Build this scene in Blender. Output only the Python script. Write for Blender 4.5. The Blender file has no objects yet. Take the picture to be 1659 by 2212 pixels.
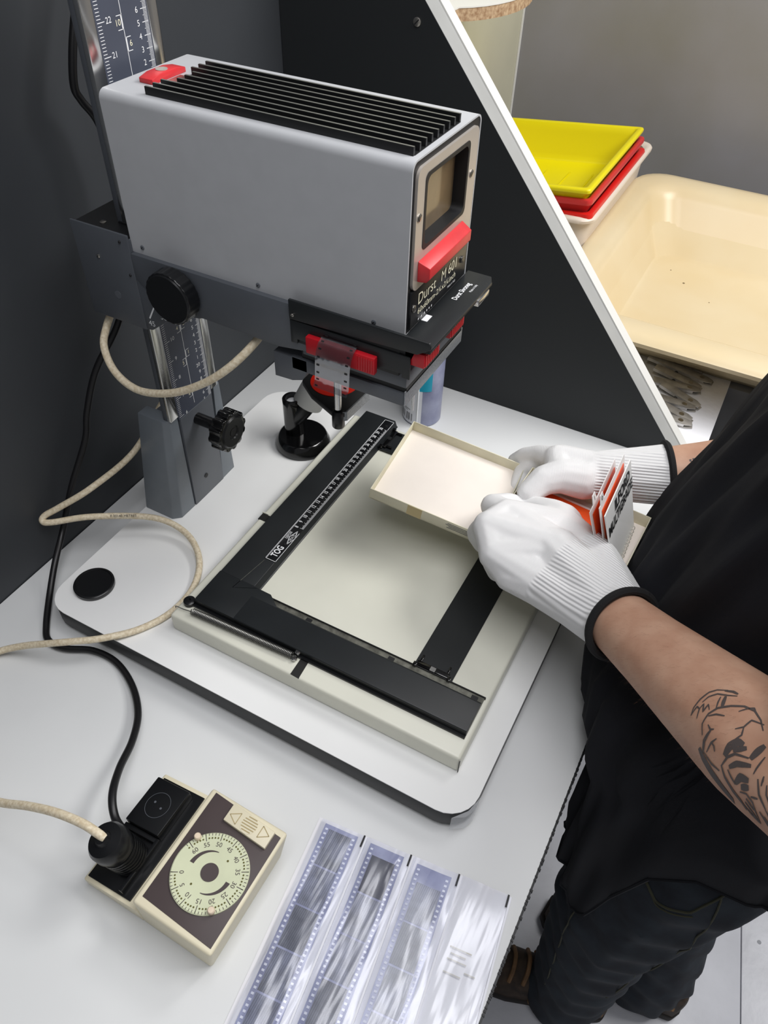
import bpy, bmesh, math, random
from mathutils import Vector, Matrix
from mathutils.bvhtree import BVHTree
random.seed(7)
SC = bpy.context.scene
COL = SC.collection
# ------------------------------------------------------------------ camera
cam = bpy.data.cameras.new('camera'); cam.sensor_fit = 'VERTICAL'; cam.sensor_height = 36.0
cam.lens = 1660.46 / 2212 * 36.0; cam.clip_start = .02; cam.clip_end = 50
camo = bpy.data.objects.new('camera', cam); COL.objects.link(camo)
RT, DN, FW = (0.87983266, 0.47468793, 0.02378801), (0.35332325, -0.61976691, -0.70075078), (-0.31789492, 0.62494828, -0.71300945)
camo.matrix_world = Matrix(((RT[0], -DN[0], -FW[0], 0.391898), (RT[1], -DN[1], -FW[1], -0.533498), (RT[2], -DN[2], -FW[2], 0.765685), (0, 0, 0, 1)))
SC.camera = camo
# ------------------------------------------------------------------ light
SC.view_settings.view_transform = 'Standard'; SC.view_settings.look = 'None'
SC.view_settings.gamma = 1.0; SC.view_settings.use_curve_mapping = False
SC.view_settings.exposure = -0.07
W = bpy.data.worlds.new('room_ambient'); SC.world = W; W.use_nodes = True
bg = W.node_tree.nodes['Background']; bg.inputs[0].default_value = (.97, .97, 1.0, 1); bg.inputs[1].default_value = .23
def area(name, loc, target, sx, sy, power, color):
    l = bpy.data.lights.new(name, 'AREA'); l.shape = 'RECTANGLE'; l.size = sx; l.size_y = sy; l.energy = power; l.color = color
    o = bpy.data.objects.new(name, l); COL.objects.link(o); o.location = loc
    o.rotation_euler = (Vector(target) - Vector(loc)).to_track_quat('-Z', 'Y').to_euler(); return o
area('overhead_light', (1.15, .68, 1.55), (.75, .40, 0), 1.2, .6, 36, (1, .985, .97))  # ceiling panel, key light
area('overhead_light', (.45, -.35, 1.6), (.35, -.35, 0), 1.2, .6, 15, (.98, .975, 1))  # added fill lamp that brightens the front of the bench

# ------------------------------------------------------------------ materials
MATS = {}
def mat(name, rgb, rough=.5, metal=0., noise=0., nscale=40., bump=0., bscale=200., trans=0., alpha=1., ior=1.45, coat=0., spec=.5, sss=0., rgb2=None, dist=.001, stretch=None):
    m = bpy.data.materials.new(name); m.use_nodes = True; nt = m.node_tree; b = nt.nodes['Principled BSDF']
    lin = tuple(((c / 255) / 12.92 if c / 255 <= .04045 else ((c / 255 + .055) / 1.055) ** 2.4) for c in rgb)
    b.inputs['Base Color'].default_value = (*lin, 1); b.inputs['Roughness'].default_value = rough; b.inputs['Metallic'].default_value = metal
    b.inputs['IOR'].default_value = ior; b.inputs['Alpha'].default_value = alpha; b.inputs['Transmission Weight'].default_value = trans
    b.inputs['Coat Weight'].default_value = coat; b.inputs['Specular IOR Level'].default_value = spec; b.inputs['Coat Roughness'].default_value = .1
    tc = nt.nodes.new('ShaderNodeTexCoord'); src = tc.outputs['Object']
    if stretch:
        mp = nt.nodes.new('ShaderNodeMapping'); mp.inputs['Scale'].default_value = stretch; nt.links.new(src, mp.inputs[0]); src = mp.outputs[0]
    if noise > 0:
        n = nt.nodes.new('ShaderNodeTexNoise'); n.inputs['Scale'].default_value = nscale; n.inputs['Detail'].default_value = 4; nt.links.new(src, n.inputs['Vector'])
        r = nt.nodes.new('ShaderNodeValToRGB')
        c2 = rgb2 if rgb2 else tuple(c * (1 - noise) for c in rgb)
        lin2 = tuple(((c / 255) / 12.92 if c / 255 <= .04045 else ((c / 255 + .055) / 1.055) ** 2.4) for c in c2)
        r.color_ramp.elements[0].position = .35; r.color_ramp.elements[1].position = .65
        r.color_ramp.elements[0].color = (*lin2, 1); r.color_ramp.elements[1].color = (*lin, 1)
        nt.links.new(n.outputs['Fac'], r.inputs[0]); nt.links.new(r.outputs[0], b.inputs['Base Color'])
    if bump > 0:
        n = nt.nodes.new('ShaderNodeTexNoise'); n.inputs['Scale'].default_value = bscale; n.inputs['Detail'].default_value = 3; nt.links.new(src, n.inputs['Vector'])
        bp = nt.nodes.new('ShaderNodeBump'); bp.inputs['Strength'].default_value = bump; bp.inputs['Distance'].default_value = dist
        nt.links.new(n.outputs['Fac'], bp.inputs['Height']); nt.links.new(bp.outputs[0], b.inputs['Normal'])
    MATS[name] = m; return m
mat('bench_white', (226, 228, 228), .38, noise=.025, nscale=5)
mat('board_white', (238, 239, 238), .35, noise=.02, nscale=6)
mat('black_edge', (34, 36, 38), .45, noise=.2, nscale=30)
mat('wall_dark', (60, 63, 67), .55, noise=.10, nscale=3, bump=.06, bscale=350)
mat('partition_dark', (34, 37, 39), .6, noise=.06, nscale=4, bump=.05, bscale=300)
mat('edge_grey', (178, 179, 176), .5, noise=.04, nscale=15)
mat('edge_white', (226, 226, 222), .45)
mat('wall_cream', (200, 197, 174), .6, noise=.05, nscale=4)
mat('wall_grey', (146, 145, 149), .35, noise=.07, nscale=3, rgb2=(136, 134, 130))
mat('floor_paint', (205, 207, 214), .38, noise=.06, nscale=9, bump=.25, bscale=60, dist=.002)
mat('floor_gap', (150, 152, 158), .7)
mat('silver_paint', (180, 182, 185), .42, noise=.015, nscale=60)
mat('dark_grey_paint', (82, 86, 92), .42, noise=.04, nscale=30)
mat('casting_grey', (118, 125, 132), .38, noise=.05, nscale=25)
mat('stage_grey', (92, 96, 102), .4, noise=.04, nscale=30)
mat('hammer_grey', (150, 155, 160), .4, metal=.4, noise=.15, nscale=500)
mat('chrome', (215, 215, 213), .2, metal=1.0, bump=.05, bscale=90, stretch=(1, 1, .05))
mat('chrome_dull', (190, 186, 178), .3, metal=1.0)
mat('scale_blue', (72, 77, 90), .4, noise=.05, nscale=20)
mat('print_white', (232, 234, 236), .5)
mat('print_cream', (236, 232, 205), .5)
mat('print_black', (26, 26, 28), .5)
mat('plastic_black', (20, 21, 23), .3)
mat('bakelite', (10, 10, 11), .14, coat=.4)
mat('matte_black', (26, 27, 29), .5, noise=.15, nscale=60)
mat('satin_black', (33, 36, 38), .42, noise=.15, nscale=14)
mat('fin_black', (24, 25, 26), .45)
mat('fin_edge', (112, 113, 108), .4, metal=.3)
mat('red_plastic', (205, 50, 55), .38, noise=.08, nscale=60)
mat('red_deep', (190, 26, 38), .35)
mat('red_filter', (225, 36, 18), .2, coat=.3)
mat('bezel_silver', (184, 177, 169), .3, metal=.4, noise=.02)
mat('window_pane', (128, 108, 80), .25, coat=.6, noise=.15, nscale=30, rgb2=(108, 92, 70))  # beige is the reflection in the glass, put into the base colour
mat('cable_beige', (230, 219, 194), .5, noise=.3, nscale=330, rgb2=(204, 188, 158))
mat('cable_black', (22, 22, 24), .38)
mat('easel_cream', (222, 222, 208), .33, noise=.04, nscale=8)
mat('easel_slot', (28, 28, 27), .6)
mat('spring_steel', (120, 120, 118), .35, metal=.9)
mat('strip_metal', (135, 135, 125), .45, metal=.6, noise=.3, nscale=120)
mat('timer_cream', (234, 226, 198), .42, noise=.05, nscale=14)
mat('button_line', (176, 160, 118), .6)
mat('timer_brown', (78, 68, 68), .5, noise=.05, nscale=30)
mat('dial_lum', (216, 221, 188), .5, noise=.04, nscale=30)
mat('dial_olive', (96, 92, 40), .6)
mat('peg_cream', (232, 214, 190), .35)
mat('card_inside', (234, 226, 217), .6, noise=.02, nscale=20)
mat('card_outside', (222, 217, 192), .6, noise=.06, nscale=25)
mat('tape_tan', (196, 178, 132), .4)
mat('orange_filter', (238, 88, 34), .4)
mat('card_white', (240, 240, 238), .5)
mat('wire_white', (215, 212, 202), .4)
mat('glove_white', (240, 240, 240), .85, bump=.35, bscale=900, dist=.0006)
mat('hem_black', (24, 24, 25), .9, bump=.5, bscale=900, dist=.0008)
mat('skin', (204, 163, 138), .5, noise=.12, nscale=35, bump=.12, bscale=500, dist=.0006, rgb2=(190, 145, 120))
mat('tattoo_ink', (84, 76, 74), .55)
mat('hair_dark', (40, 30, 24), .6, bump=.6, bscale=300)
mat('arm_hair', (120, 88, 66), .7)
mat('eye_white', (235, 232, 226), .2); mat('iris_brown', (60, 40, 28), .2)
mat('shirt_black', (14, 16, 24), .9, noise=.25, nscale=12, bump=.2, bscale=1200, dist=.0005)
mat('denim_dark', (38, 46, 54), .85, noise=.35, nscale=26, bump=.3, bscale=900, dist=.0006, rgb2=(24, 28, 36))
mat('seam_olive', (64, 64, 48), .8)
mat('shoe_brown', (66, 52, 40), .7, noise=.4, nscale=60)
mat('shoe_sole', (30, 25, 22), .7)
mat('shoe_tan', (122, 92, 62), .7, noise=.2, nscale=60)
mat('tray_yellow', (222, 208, 6), .35); mat('tray_red', (206, 32, 26), .35); mat('tray_rose', (196, 48, 48), .35)
mat('tray_white', (214, 202, 188), .4)
mat('sink_cream', (212, 196, 162), .3, noise=.04, nscale=6, rgb2=(208, 189, 150))
mat('cut_edge', (158, 159, 157), .5, noise=.04, nscale=15)
mat('cut_edge_white', (212, 212, 208), .45)
mat('sink_speck', (110, 92, 66), .6)
mat('paper_white', (240, 241, 246), .7, bump=.5, bscale=30, dist=.004)
mat('clip_steel', (214, 212, 208), .28, metal=.6, noise=.15, nscale=60)
mat('cabinet_grey', (120, 121, 122), .6)
mat('chipboard', (196, 170, 138), .8, noise=.5, nscale=160, rgb2=(150, 118, 88), bump=.4, bscale=200)
mat('can_label', (222, 224, 230), .3); mat('can_purple', (118, 122, 150), .28, noise=.25, nscale=30, rgb2=(150, 154, 178)); mat('can_teal', (10, 150, 178), .3)
mat('clear_plastic', (235, 238, 242), .12, alpha=.28, noise=0)
mat('film_clear', (150, 152, 156), .12, alpha=.42)
mat('film_base_sheen', (176, 180, 206), .18, noise=.2, nscale=40, rgb2=(150, 154, 184), coat=.6)  # pale blue includes the broad ceiling reflection, painted into the film colour
mat('film_frame', (86, 89, 99), .22, noise=.5, nscale=60, rgb2=(132, 135, 150), coat=.6)
mat('film_dark', (52, 54, 72), .2, coat=.6)
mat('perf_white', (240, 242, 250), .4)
mat('sleeve', (244, 245, 250), .10, alpha=.30, bump=.8, bscale=110, dist=.004, stretch=(1, .10, 1), spec=.8)
mat('film_frame_b', (106, 109, 122), .2, noise=.5, nscale=80, rgb2=(70, 73, 84), coat=.6)
mat('film_frame_c', (140, 143, 158), .2, noise=.5, nscale=50, rgb2=(98, 101, 116), coat=.6)
mat('sleeve_paper', (238, 238, 242), .3, bump=.2, bscale=60, dist=.002)

def clear_mat(name, tint, rough, base, bump=0., bscale=100., stretch=(1, 1, 1), dist=.003):
    m = bpy.data.materials.new(name); m.use_nodes = True; nt = m.node_tree; nt.nodes.clear(); N = nt.nodes.new
    out = N('ShaderNodeOutputMaterial'); mx = N('ShaderNodeMixShader'); tr = N('ShaderNodeBsdfTransparent'); gs = N('ShaderNodeBsdfGlossy'); fr = N('ShaderNodeFresnel'); ad = N('ShaderNodeMath'); ad.operation = 'ADD'; ad.inputs[1].default_value = base
    tr.inputs[0].default_value = (*tint, 1); gs.inputs['Roughness'].default_value = rough; gs.inputs['Color'].default_value = (.95, .96, 1, 1); fr.inputs['IOR'].default_value = 1.5
    nt.links.new(fr.outputs[0], ad.inputs[0]); nt.links.new(ad.outputs[0], mx.inputs[0]); nt.links.new(tr.outputs[0], mx.inputs[1]); nt.links.new(gs.outputs[0], mx.inputs[2]); nt.links.new(mx.outputs[0], out.inputs[0])
    if bump:
        tc = N('ShaderNodeTexCoord'); mp = N('ShaderNodeMapping'); mp.inputs['Scale'].default_value = stretch; n = N('ShaderNodeTexNoise'); n.inputs['Scale'].default_value = bscale; n.inputs['Detail'].default_value = 2; b = N('ShaderNodeBump'); b.inputs['Strength'].default_value = bump; b.inputs['Distance'].default_value = dist
        nt.links.new(tc.outputs['Object'], mp.inputs[0]); nt.links.new(mp.outputs[0], n.inputs['Vector']); nt.links.new(n.outputs['Fac'], b.inputs['Height']); nt.links.new(b.outputs[0], gs.inputs['Normal']); nt.links.new(b.outputs[0], fr.inputs['Normal'])
    MATS[name] = m
clear_mat('sleeve', (.95, .96, .98), .24, .035, .6, 60, (1, .12, 1), .006)
clear_mat('film_clear', (.62, .63, .66), .14, .24, .3, 60, (1, 1, 1), .003)
def line_mat(name, c1, c2):
    m = mat(name, c1, .2, noise=.5, nscale=70, rgb2=c2, coat=.6); nt = m.node_tree; b = nt.nodes['Principled BSDF']; src = b.inputs['Base Color'].links[0].from_socket
    tc = nt.nodes.new('ShaderNodeTexCoord'); w = nt.nodes.new('ShaderNodeTexWave'); w.bands_direction = 'X'; w.inputs['Scale'].default_value = 170; w.inputs['Distortion'].default_value = .6
    mx = nt.nodes.new('ShaderNodeMix'); mx.data_type = 'RGBA'; mx.blend_type = 'MULTIPLY'; mx.inputs[0].default_value = .35
    nt.links.new(tc.outputs['Object'], w.inputs['Vector']); nt.links.new(src, mx.inputs[6]); nt.links.new(w.outputs['Color'], mx.inputs[7]); nt.links.new(mx.outputs[2], b.inputs['Base Color'])
line_mat('film_frame', (128, 131, 142), (156, 160, 178)); line_mat('film_frame_b', (136, 139, 150), (108, 111, 122)); line_mat('film_frame_c', (160, 164, 182), (128, 131, 144))

# ------------------------------------------------------------------ mesh helpers
V = Vector
class MB:
    def __init__(s): s.v = []; s.f = []
    def add(s, vs, fs):
        b = len(s.v); s.v += [tuple(p) for p in vs]; s.f += [tuple(i + b for i in q) for q in fs]; return s
    def box(s, x0, x1, y0, y1, z0, z1, M=None):
        P = [V((x, y, z)) for z in (z0, z1) for y in (y0, y1) for x in (x0, x1)]
        if M: P = [M @ p for p in P]
        return s.add(P, [(0, 2, 3, 1), (4, 5, 7, 6), (0, 1, 5, 4), (2, 6, 7, 3), (0, 4, 6, 2), (1, 3, 7, 5)])
    def prism(s, poly, ax, a, b, M=None):        # polygon in the two other axes, extruded along ax
        n = len(poly); P = []
        for t in (a, b):
            for (u, w) in poly:
                p = V({'x': (t, u, w), 'y': (u, t, w), 'z': (u, w, t)}[ax]); P.append(M @ p if M else p)
        return s.add(P, [tuple(range(n))[::-1], tuple(range(n, 2 * n))] + [(i, (i + 1) % n, n + (i + 1) % n, n + i) for i in range(n)])
    def loft(s, rings, cap0=True, cap1=True, closed=True):
        n = len(rings[0]); P = [p for r in rings for p in r]; F = []
        for k in range(len(rings) - 1):
            for i in range(n if closed else n - 1):
                j = (i + 1) % n; F.append((k * n + i, k * n + j, (k + 1) * n + j, (k + 1) * n + i))
        if cap0: F.append(tuple(range(n))[::-1])
        if cap1: F.append(tuple(range((len(rings) - 1) * n, len(rings) * n)))
        return s.add(P, F)
    def lathe(s, prof, o, ax, n=32, caps=True):   # prof: (radius, distance along ax)
        o = V(o); ax = V(ax).normalized(); u = ax.orthogonal().normalized(); w = ax.cross(u); R = []
        for (r, d) in prof: R.append([o + ax * d + (u * math.cos(2 * math.pi * i / n) + w * math.sin(2 * math.pi * i / n)) * max(r, 1e-5) for i in range(n)])
        return s.loft(R, caps, caps)
    def tube(s, pts, r, n=10, sub=6, caps=True, smooth=True):
        pts = [V(p) for p in pts]; Q = []
        rr = r if isinstance(r, (list, tuple)) else None
        if smooth and len(pts) > 2:
            E_ = [pts[0] * 2 - pts[1]] + pts + [pts[-1] * 2 - pts[-2]]; RR = []
            for i in range(1, len(E_) - 2):
                for k in range(sub):
                    t = k / sub; a, b, c, d = E_[i - 1:i + 3]
                    Q.append(.5 * ((2 * b) + (c - a) * t + (2 * a - 5 * b + 4 * c - d) * t * t + (3 * b - a - 3 * c + d) * t ** 3))
                    if rr: RR.append(rr[i - 1] * (1 - t) + rr[i] * t)
            Q.append(pts[-1]); RR.append(rr[-1] if rr else 0)
        else: Q = pts; RR = rr
        R = []; u = None
        for i, p in enumerate(Q):
            t = (Q[min(i + 1, len(Q) - 1)] - Q[max(i - 1, 0)]).normalized()
            if u is None: u = t.orthogonal().normalized()
            u = (u - t * u.dot(t)).normalized(); w = t.cross(u); q = RR[i] if rr else r
            R.append([p + (u * math.cos(2 * math.pi * k / n) + w * math.sin(2 * math.pi * k / n)) * q for k in range(n)])
        return s.loft(R, caps, caps)
    def build(s, name, m, parent=None, bevel=0., seg=2, smooth=True, ang=40):
        me = bpy.data.meshes.new(name); me.from_pydata(s.v, [], s.f); me.validate()
        bm = bmesh.new(); bm.from_mesh(me); bmesh.ops.recalc_face_normals(bm, faces=bm.faces)
        if bevel > 0:
            es = [e for e in bm.edges if len(e.link_faces) == 2 and e.calc_face_angle(0) > math.radians(25)]
            bmesh.ops.bevel(bm, geom=es, offset=bevel, segments=seg, profile=.5, affect='EDGES', clamp_overlap=True)
        bm.to_mesh(me); bm.free()
        return link(name, me, m, parent, smooth, ang)
def link(name, me, m, parent=None, smooth=True, ang=40):
    me.materials.clear(); me.materials.append(MATS[m])
    if smooth:
        me.polygons.foreach_set('use_smooth', [True] * len(me.polygons)); me.set_sharp_from_angle(angle=math.radians(ang))
    o = bpy.data.objects.new(name, me); COL.objects.link(o)
    if parent: child(o, parent)
    return o
ORG = {}
def child(o, parent):
    o.parent = parent; o.matrix_parent_inverse = Matrix.Translation(-V(ORG.get(parent.name, (0, 0, 0))))
def tag(o, label, cat, group=None):
    o['label'] = label; o['category'] = cat
    if group: o['group'] = group
    return o
def thing(name, loc, label, cat, group=None):
    o = bpy.data.objects.new(name, None); COL.objects.link(o); o.location = loc; o.empty_display_size = .02; ORG[o.name] = loc
    return tag(o, label, cat, group)
def struct(o): o['kind'] = 'structure'; return o
def rrect(x0, x1, y0, y1, r, n=6):
    P = []
    for (cx, cy, a) in ((x1 - r, y1 - r, 0), (x0 + r, y1 - r, 90), (x0 + r, y0 + r, 180), (x1 - r, y0 + r, 270)):
        for k in range(n + 1): t = math.radians(a + 90 * k / n); P.append((cx + r * math.cos(t), cy + r * math.sin(t)))
    return P
TXT = []
def text(s, size, o, xd, yd, m, parent, bold=0., align='CENTER', name='lettering', sx=1., yal='CENTER'):
    cu = bpy.data.curves.new(name, 'FONT'); cu.body = s; cu.size = size; cu.align_x = align; cu.align_y = yal; cu.offset = bold; cu.resolution_u = 3
    ob = bpy.data.objects.new(name, cu); COL.objects.link(ob); TXT.append((ob, o, xd, yd, m, parent, name, sx)); return ob
def flush_text():
    dg = bpy.context.evaluated_depsgraph_get(); dg.update()
    for (ob, o, xd, yd, m, parent, name, sx) in TXT:
        me = bpy.data.meshes.new_from_object(ob.evaluated_get(dg)); xd = V(xd).normalized(); yd = V(yd).normalized(); zd = xd.cross(yd)
        me.transform(Matrix(((xd.x * sx, yd.x, zd.x, o[0]), (xd.y * sx, yd.y, zd.y, o[1]), (xd.z * sx, yd.z, zd.z, o[2]), (0, 0, 0, 1))))
        cu = ob.data; bpy.data.objects.remove(ob); bpy.data.curves.remove(cu)
        link(name, me, m, parent, False)
    TXT.clear()
def screw(o, ax, r, parent, m='chrome_dull', h=.0012):
    s_ = MB().lathe([(r, 0), (r, h * .6), (r * .7, h)], o, ax, 14).build('screw', m, parent)
    u = V(ax).orthogonal().normalized(); w = V(ax).normalized().cross(u); c = V(o) + V(ax).normalized() * (h + .0001)
    MB().add([c - u * r * .8 - w * r * .13, c + u * r * .8 - w * r * .13, c + u * r * .8 + w * r * .13, c - u * r * .8 + w * r * .13], [(0, 1, 2, 3)]).build('screw_slot', 'print_black', s_, smooth=False)

# ================================================================== SETTING
FZ = -.90; WX = -.286; PY = .445; FY = 1.412
struct(MB().box(-1.2, 3.2, -2.6, FY + .3, FZ - .05, FZ - .012).build('floor', 'floor_gap'))
fl = bpy.data.objects['floor']
FM = Matrix.Translation((.839, .183, 0)) @ Matrix.Rotation(math.radians(9.7), 4, 'Z')
for i in range(-2, 4):
    for (y0, y1) in ((-2.3, -1.0), (-1.0, 1.0)):
        MB().box(.6 * i + .0008, .6 * i + .5992, y0 + .0008, y1 - .0008, FZ - .012, FZ, FM).build('floor_panel', 'floor_paint', fl, bevel=.0015)
MB().lathe([(.004, 0), (.004, .0006)], (.863, .243, FZ), (0, 0, 1), 12).build('nail_head', 'floor_gap', fl)
struct(MB().box(WX - .05, WX, -2.2, PY + .03, FZ, 1.6).build('wall_left', 'wall_dark'))
struct(MB().box(WX - .05, WX, PY + .03, FY + .05, FZ, 1.6).build('wall_side', 'wall_cream'))
struct(MB().box(WX, 2.6, FY, FY + .05, FZ, 1.6).build('wall_back', 'wall_grey'))
struct(MB().box(WX + .0005, WX + .004, FY - .006, FY - .0005, .05, 1.6).build('trim_1', 'edge_white'))

# bench
bench = thing('workbench', (.06, -.2, FZ), 'long white laminate workbench that the enlarger and timer stand on', 'workbench')
MB().box(WX + .001, .4085, -1.0, .675, -.03, 0).build('worktop', 'bench_white', bench, bevel=.0006)
eb = MB().box(.4085, .4105, -1.0, .675, -.0298, -.0006).build('edge_strip', 'black_edge', bench)
chips = MB()
y = -.62
while y < .1:
    w = random.uniform(.0008, .0022); chips.box(.4082, .4108 + random.uniform(0, .0006), y, y + w, -.004, .0003); y += w + random.uniform(.001, .009)
chips.build('chipped_edge', 'print_black', bench, smooth=False)['kind'] = 'stuff'
for (x, y) in ((-.24, -.9), (.35, -.9), (-.24, .6), (.35, .6)): MB().box(x - .025, x + .025, y - .025, y + .025, FZ, -.03).build('leg', 'edge_grey', bench, bevel=.002)

# partition
part_ = thing('partition_panel', (0, PY + .014, 0), 'black sloping partition board with white cut edge between enlarger and wet bench', 'partition')
def px_(z): return -.0742 + (.5402 - z) / 1.163
def slab(y0, y1, off=0.):
    xl = WX + .001; zz = .5402 - 1.163 * (xl + .002 - off + .0742); return [(xl, .0005), (px_(.0005) + off, .0005), (xl + .002, zz), (xl, zz)]
MB().prism(slab(0, 0), 'y', PY, PY + .030).build('panel', 'partition_dark', part_)
MB().prism([(px_(.0005), .0005), (px_(.0005) + .0006, .0005), (px_(.72) + .0006, .72), (px_(.72), .72)], 'y', PY + .0002, PY + .0298).build('edge_band', 'cut_edge', part_)
MB().prism(slab(0, 0, .003), 'y', PY + .030, PY + .050).build('backing_panel', 'cut_edge_white', part_)
screw((-.083, PY, .5165), (0, -1, 0), .0052, part_, h=.002)

# ================================================================== ENLARGER
ZB = .0337
en = thing('photo_enlarger', (-.18, .0215, 0), 'grey darkroom enlarger with black finned lamp head on a scaled column', 'enlarger')
bb = MB().prism(rrect(-.214, .3325, -.2225, .266, .032), 'z', .006, ZB - .0012).build('baseboard', 'black_edge', en, bevel=.001, ang=30)
MB().prism(rrect(-.2145, .333, -.223, .2665, .0325), 'z', ZB - .0012, ZB).build('laminate_top', 'board_white', bb)
for (x, y) in ((-.18, -.19), (.3, -.19), (-.18, .235), (.3, .235)): MB().lathe([(.014, 0), (.014, .006)], (x, y, 0), (0, 0, 1), 16).build('foot', 'plastic_black', bb)
MB().prism([(.318, -.2232), (.3295, -.209), (.3335, -.195), (.3345, -.19), (.3345, -.205), (.330, -.2155)], 'z', .008, ZB + .0004).build('clear_tape', 'clear_plastic', bb)
# casting
cast = MB().prism([(-.214, -.002), (-.1595, -.002), (-.1595, .054), (-.214, .054)], 'z', ZB, .05).build('base_casting', 'casting_grey', en, bevel=.001)
for s in (-1, 1):
    c0 = .0245
    def Y(d): return c0 + s * d
    lo = [(-.2135, Y(.0655)), (-.169, Y(.0655)), (-.1595, Y(.057)), (-.1590, Y(.0305)), (-.2135, Y(.0305))]
    hi = [(-.2005, Y(.0515)), (-.163, Y(.0515)), (-.1545, Y(.047)), (-.1535, Y(.0345)), (-.2005, Y(.0345))]
    MB().loft([[(x, y, ZB) for x, y in lo], [(x, y, .186) for x, y in hi], [(x * .97 + (-.18) * .03, y, .1885) for x, y in hi]]).build('side_wing', 'casting_grey', cast, bevel=.0012)
MB().loft([[(-.2, -.0045, ZB), (-.1582, -.0045, ZB), (-.1582, .0555, ZB), (-.2, .0555, ZB)], [(-.19, -.0075, .184), (-.1515, -.0075, .184), (-.1515, .0525, .184), (-.19, .0525, .184)]]).build('clamp_plate', 'stage_grey', cast, bevel=.001)
MB().lathe([(.0032, 0), (.0032, .0006)], (-.1564, .0215, .068), (1, 0, 0), 16).build('clamp_hole', 'print_black', cast)
kn = MB().lathe([(.0075, 0), (.0075, .03), (.012, .034), (.012, .04)], (-.153, .021, .166), (1, 0, 0), 24).build('clamp_knob', 'bakelite', cast)
pr_ = []
for i in range(64):
    a = 2 * math.pi * i / 64; rr = .0255 + .0012 * (1 if math.cos(a * 12) > 0 else -1); pr_.append((.021 + rr * math.cos(a), .166 + rr * math.sin(a)))
MB().prism(pr_, 'x', -.116, -.099).build('knob_wheel', 'bakelite', kn, bevel=.0015)
MB().lathe([(.021, 0), (.019, .002), (.009, .0022), (.008, .0005)], (-.099, .021, .166), (1, 0, 0), 32).build('knob_face', 'plastic_black', kn)
MB().lathe([(.0055, 0), (.0055, .0005)], (-.0985, .021, .166), (1, 0, 0), 20).build('knob_hole', 'print_black', kn)
# column
CF = -.152; TOP = 1.05
colu = MB().box(CF - .0125, CF - .003, -.0225, .0655, .186, TOP).build('column', 'dark_grey_paint', en, bevel=.001)
MB().box(-.158, CF, -.0232, -.0092, .1885, TOP).build('column_rail', 'chrome', colu, bevel=.0012)
MB().box(-.158, CF, .0535, .0662, .1885, TOP).build('column_rail', 'chrome', colu, bevel=.0012)
scp = MB().box(-.158, CF - .0006, -.0092, .0535, .183, TOP).build('scale_plate', 'scale_blue', colu)
tk = MB(); X = CF - .0004
def tick(y0, y1, z, h=.0005): tk.add([(X, y0, z - h / 2), (X, y1, z - h / 2), (X, y1, z + h / 2), (X, y0, z + h / 2)], [(0, 1, 2, 3)])
for k in range(15, 100):
    z = ZB + .01 * k; tick(.0447, .0525, z, .0006)
    for q in range(1, 10): tick(.0478 if q != 5 else .0465, .0525, z + .001 * q, .00035)
    text(str(k % 10) if k % 10 else str(k), .0068, (X, .0398 if k % 10 else .0385, z), (0, 1, 0), (0, 0, 1), 'print_white', scp)
for k in range(6, 40):
    z = ZB + .0254 * k; tick(-.0075, .0008, z, .0006)
    for q in range(1, 10): tick(-.0075, -.0030, z + .00254 * q, .0005)
    text(str(k), .0068, (X, .0055, z), (0, 1, 0), (0, 0, 1), 'print_white', scp)
tick(.0209, .0215, .61, .84)
for (z, h, s, n) in ((.5886, .0105, -1, '10'), (.5717, .0105, 1, '6'), (.2955, .011, -1, '4'), (.2965, .011, 1, '2'), (.2590, .009, 1, '1'), (.2500, .009, -1, '5'), (.2060, .009, -1, '4')):
    tick(.0212 - (.0014 if s < 0 else -.0001), .0212 + (.0014 if s > 0 else -.0001), z, h)
    for e in (-1, 1): tick(*sorted((.0212, .0212 + s * .0065)), z + e * h / 2, .0006)
    text(n, .0068, (X, .0212 + s * .0055, z), (0, 1, 0), (0, 0, 1), 'print_cream', scp)
tk.build('scale_marks', 'print_white', scp, smooth=False)
# carriage
car = MB().box(-.203, -.1335, -.045, .088, .333, .4275).build('carriage', 'dark_grey_paint', en, bevel=.001)
MB().box(-.2035, -.133, -.0455, -.043, .333, .4325).build('side_plate', 'dark_grey_paint', car, bevel=.0008)
MB().box(-.202, -.135, -.0428, .087, .4275, .4295).build('cover_plate', 'matte_black', car)
MB().box(-.162, -.14, -.024, -.014, .4295, .4312).build('cover_slot', 'print_black', car)
screw((-.176, -.030, .4295), (0, 0, 1), .0032, car)
screw((-.176, -.0455, .402), (0, -1, 0), .002, car); screw((-.143, -.0455, .4245), (0, -1, 0), .0014, car, 'print_black'); screw((-.1385, -.0455, .392), (0, -1, 0), .0013, car, 'print_black')
MB().lathe([(.0042, 0), (.0042, .0004)], (-.162, -.0455, .3645), (0, -1, 0), 18).build('rivet', 'stage_grey', car)
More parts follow.
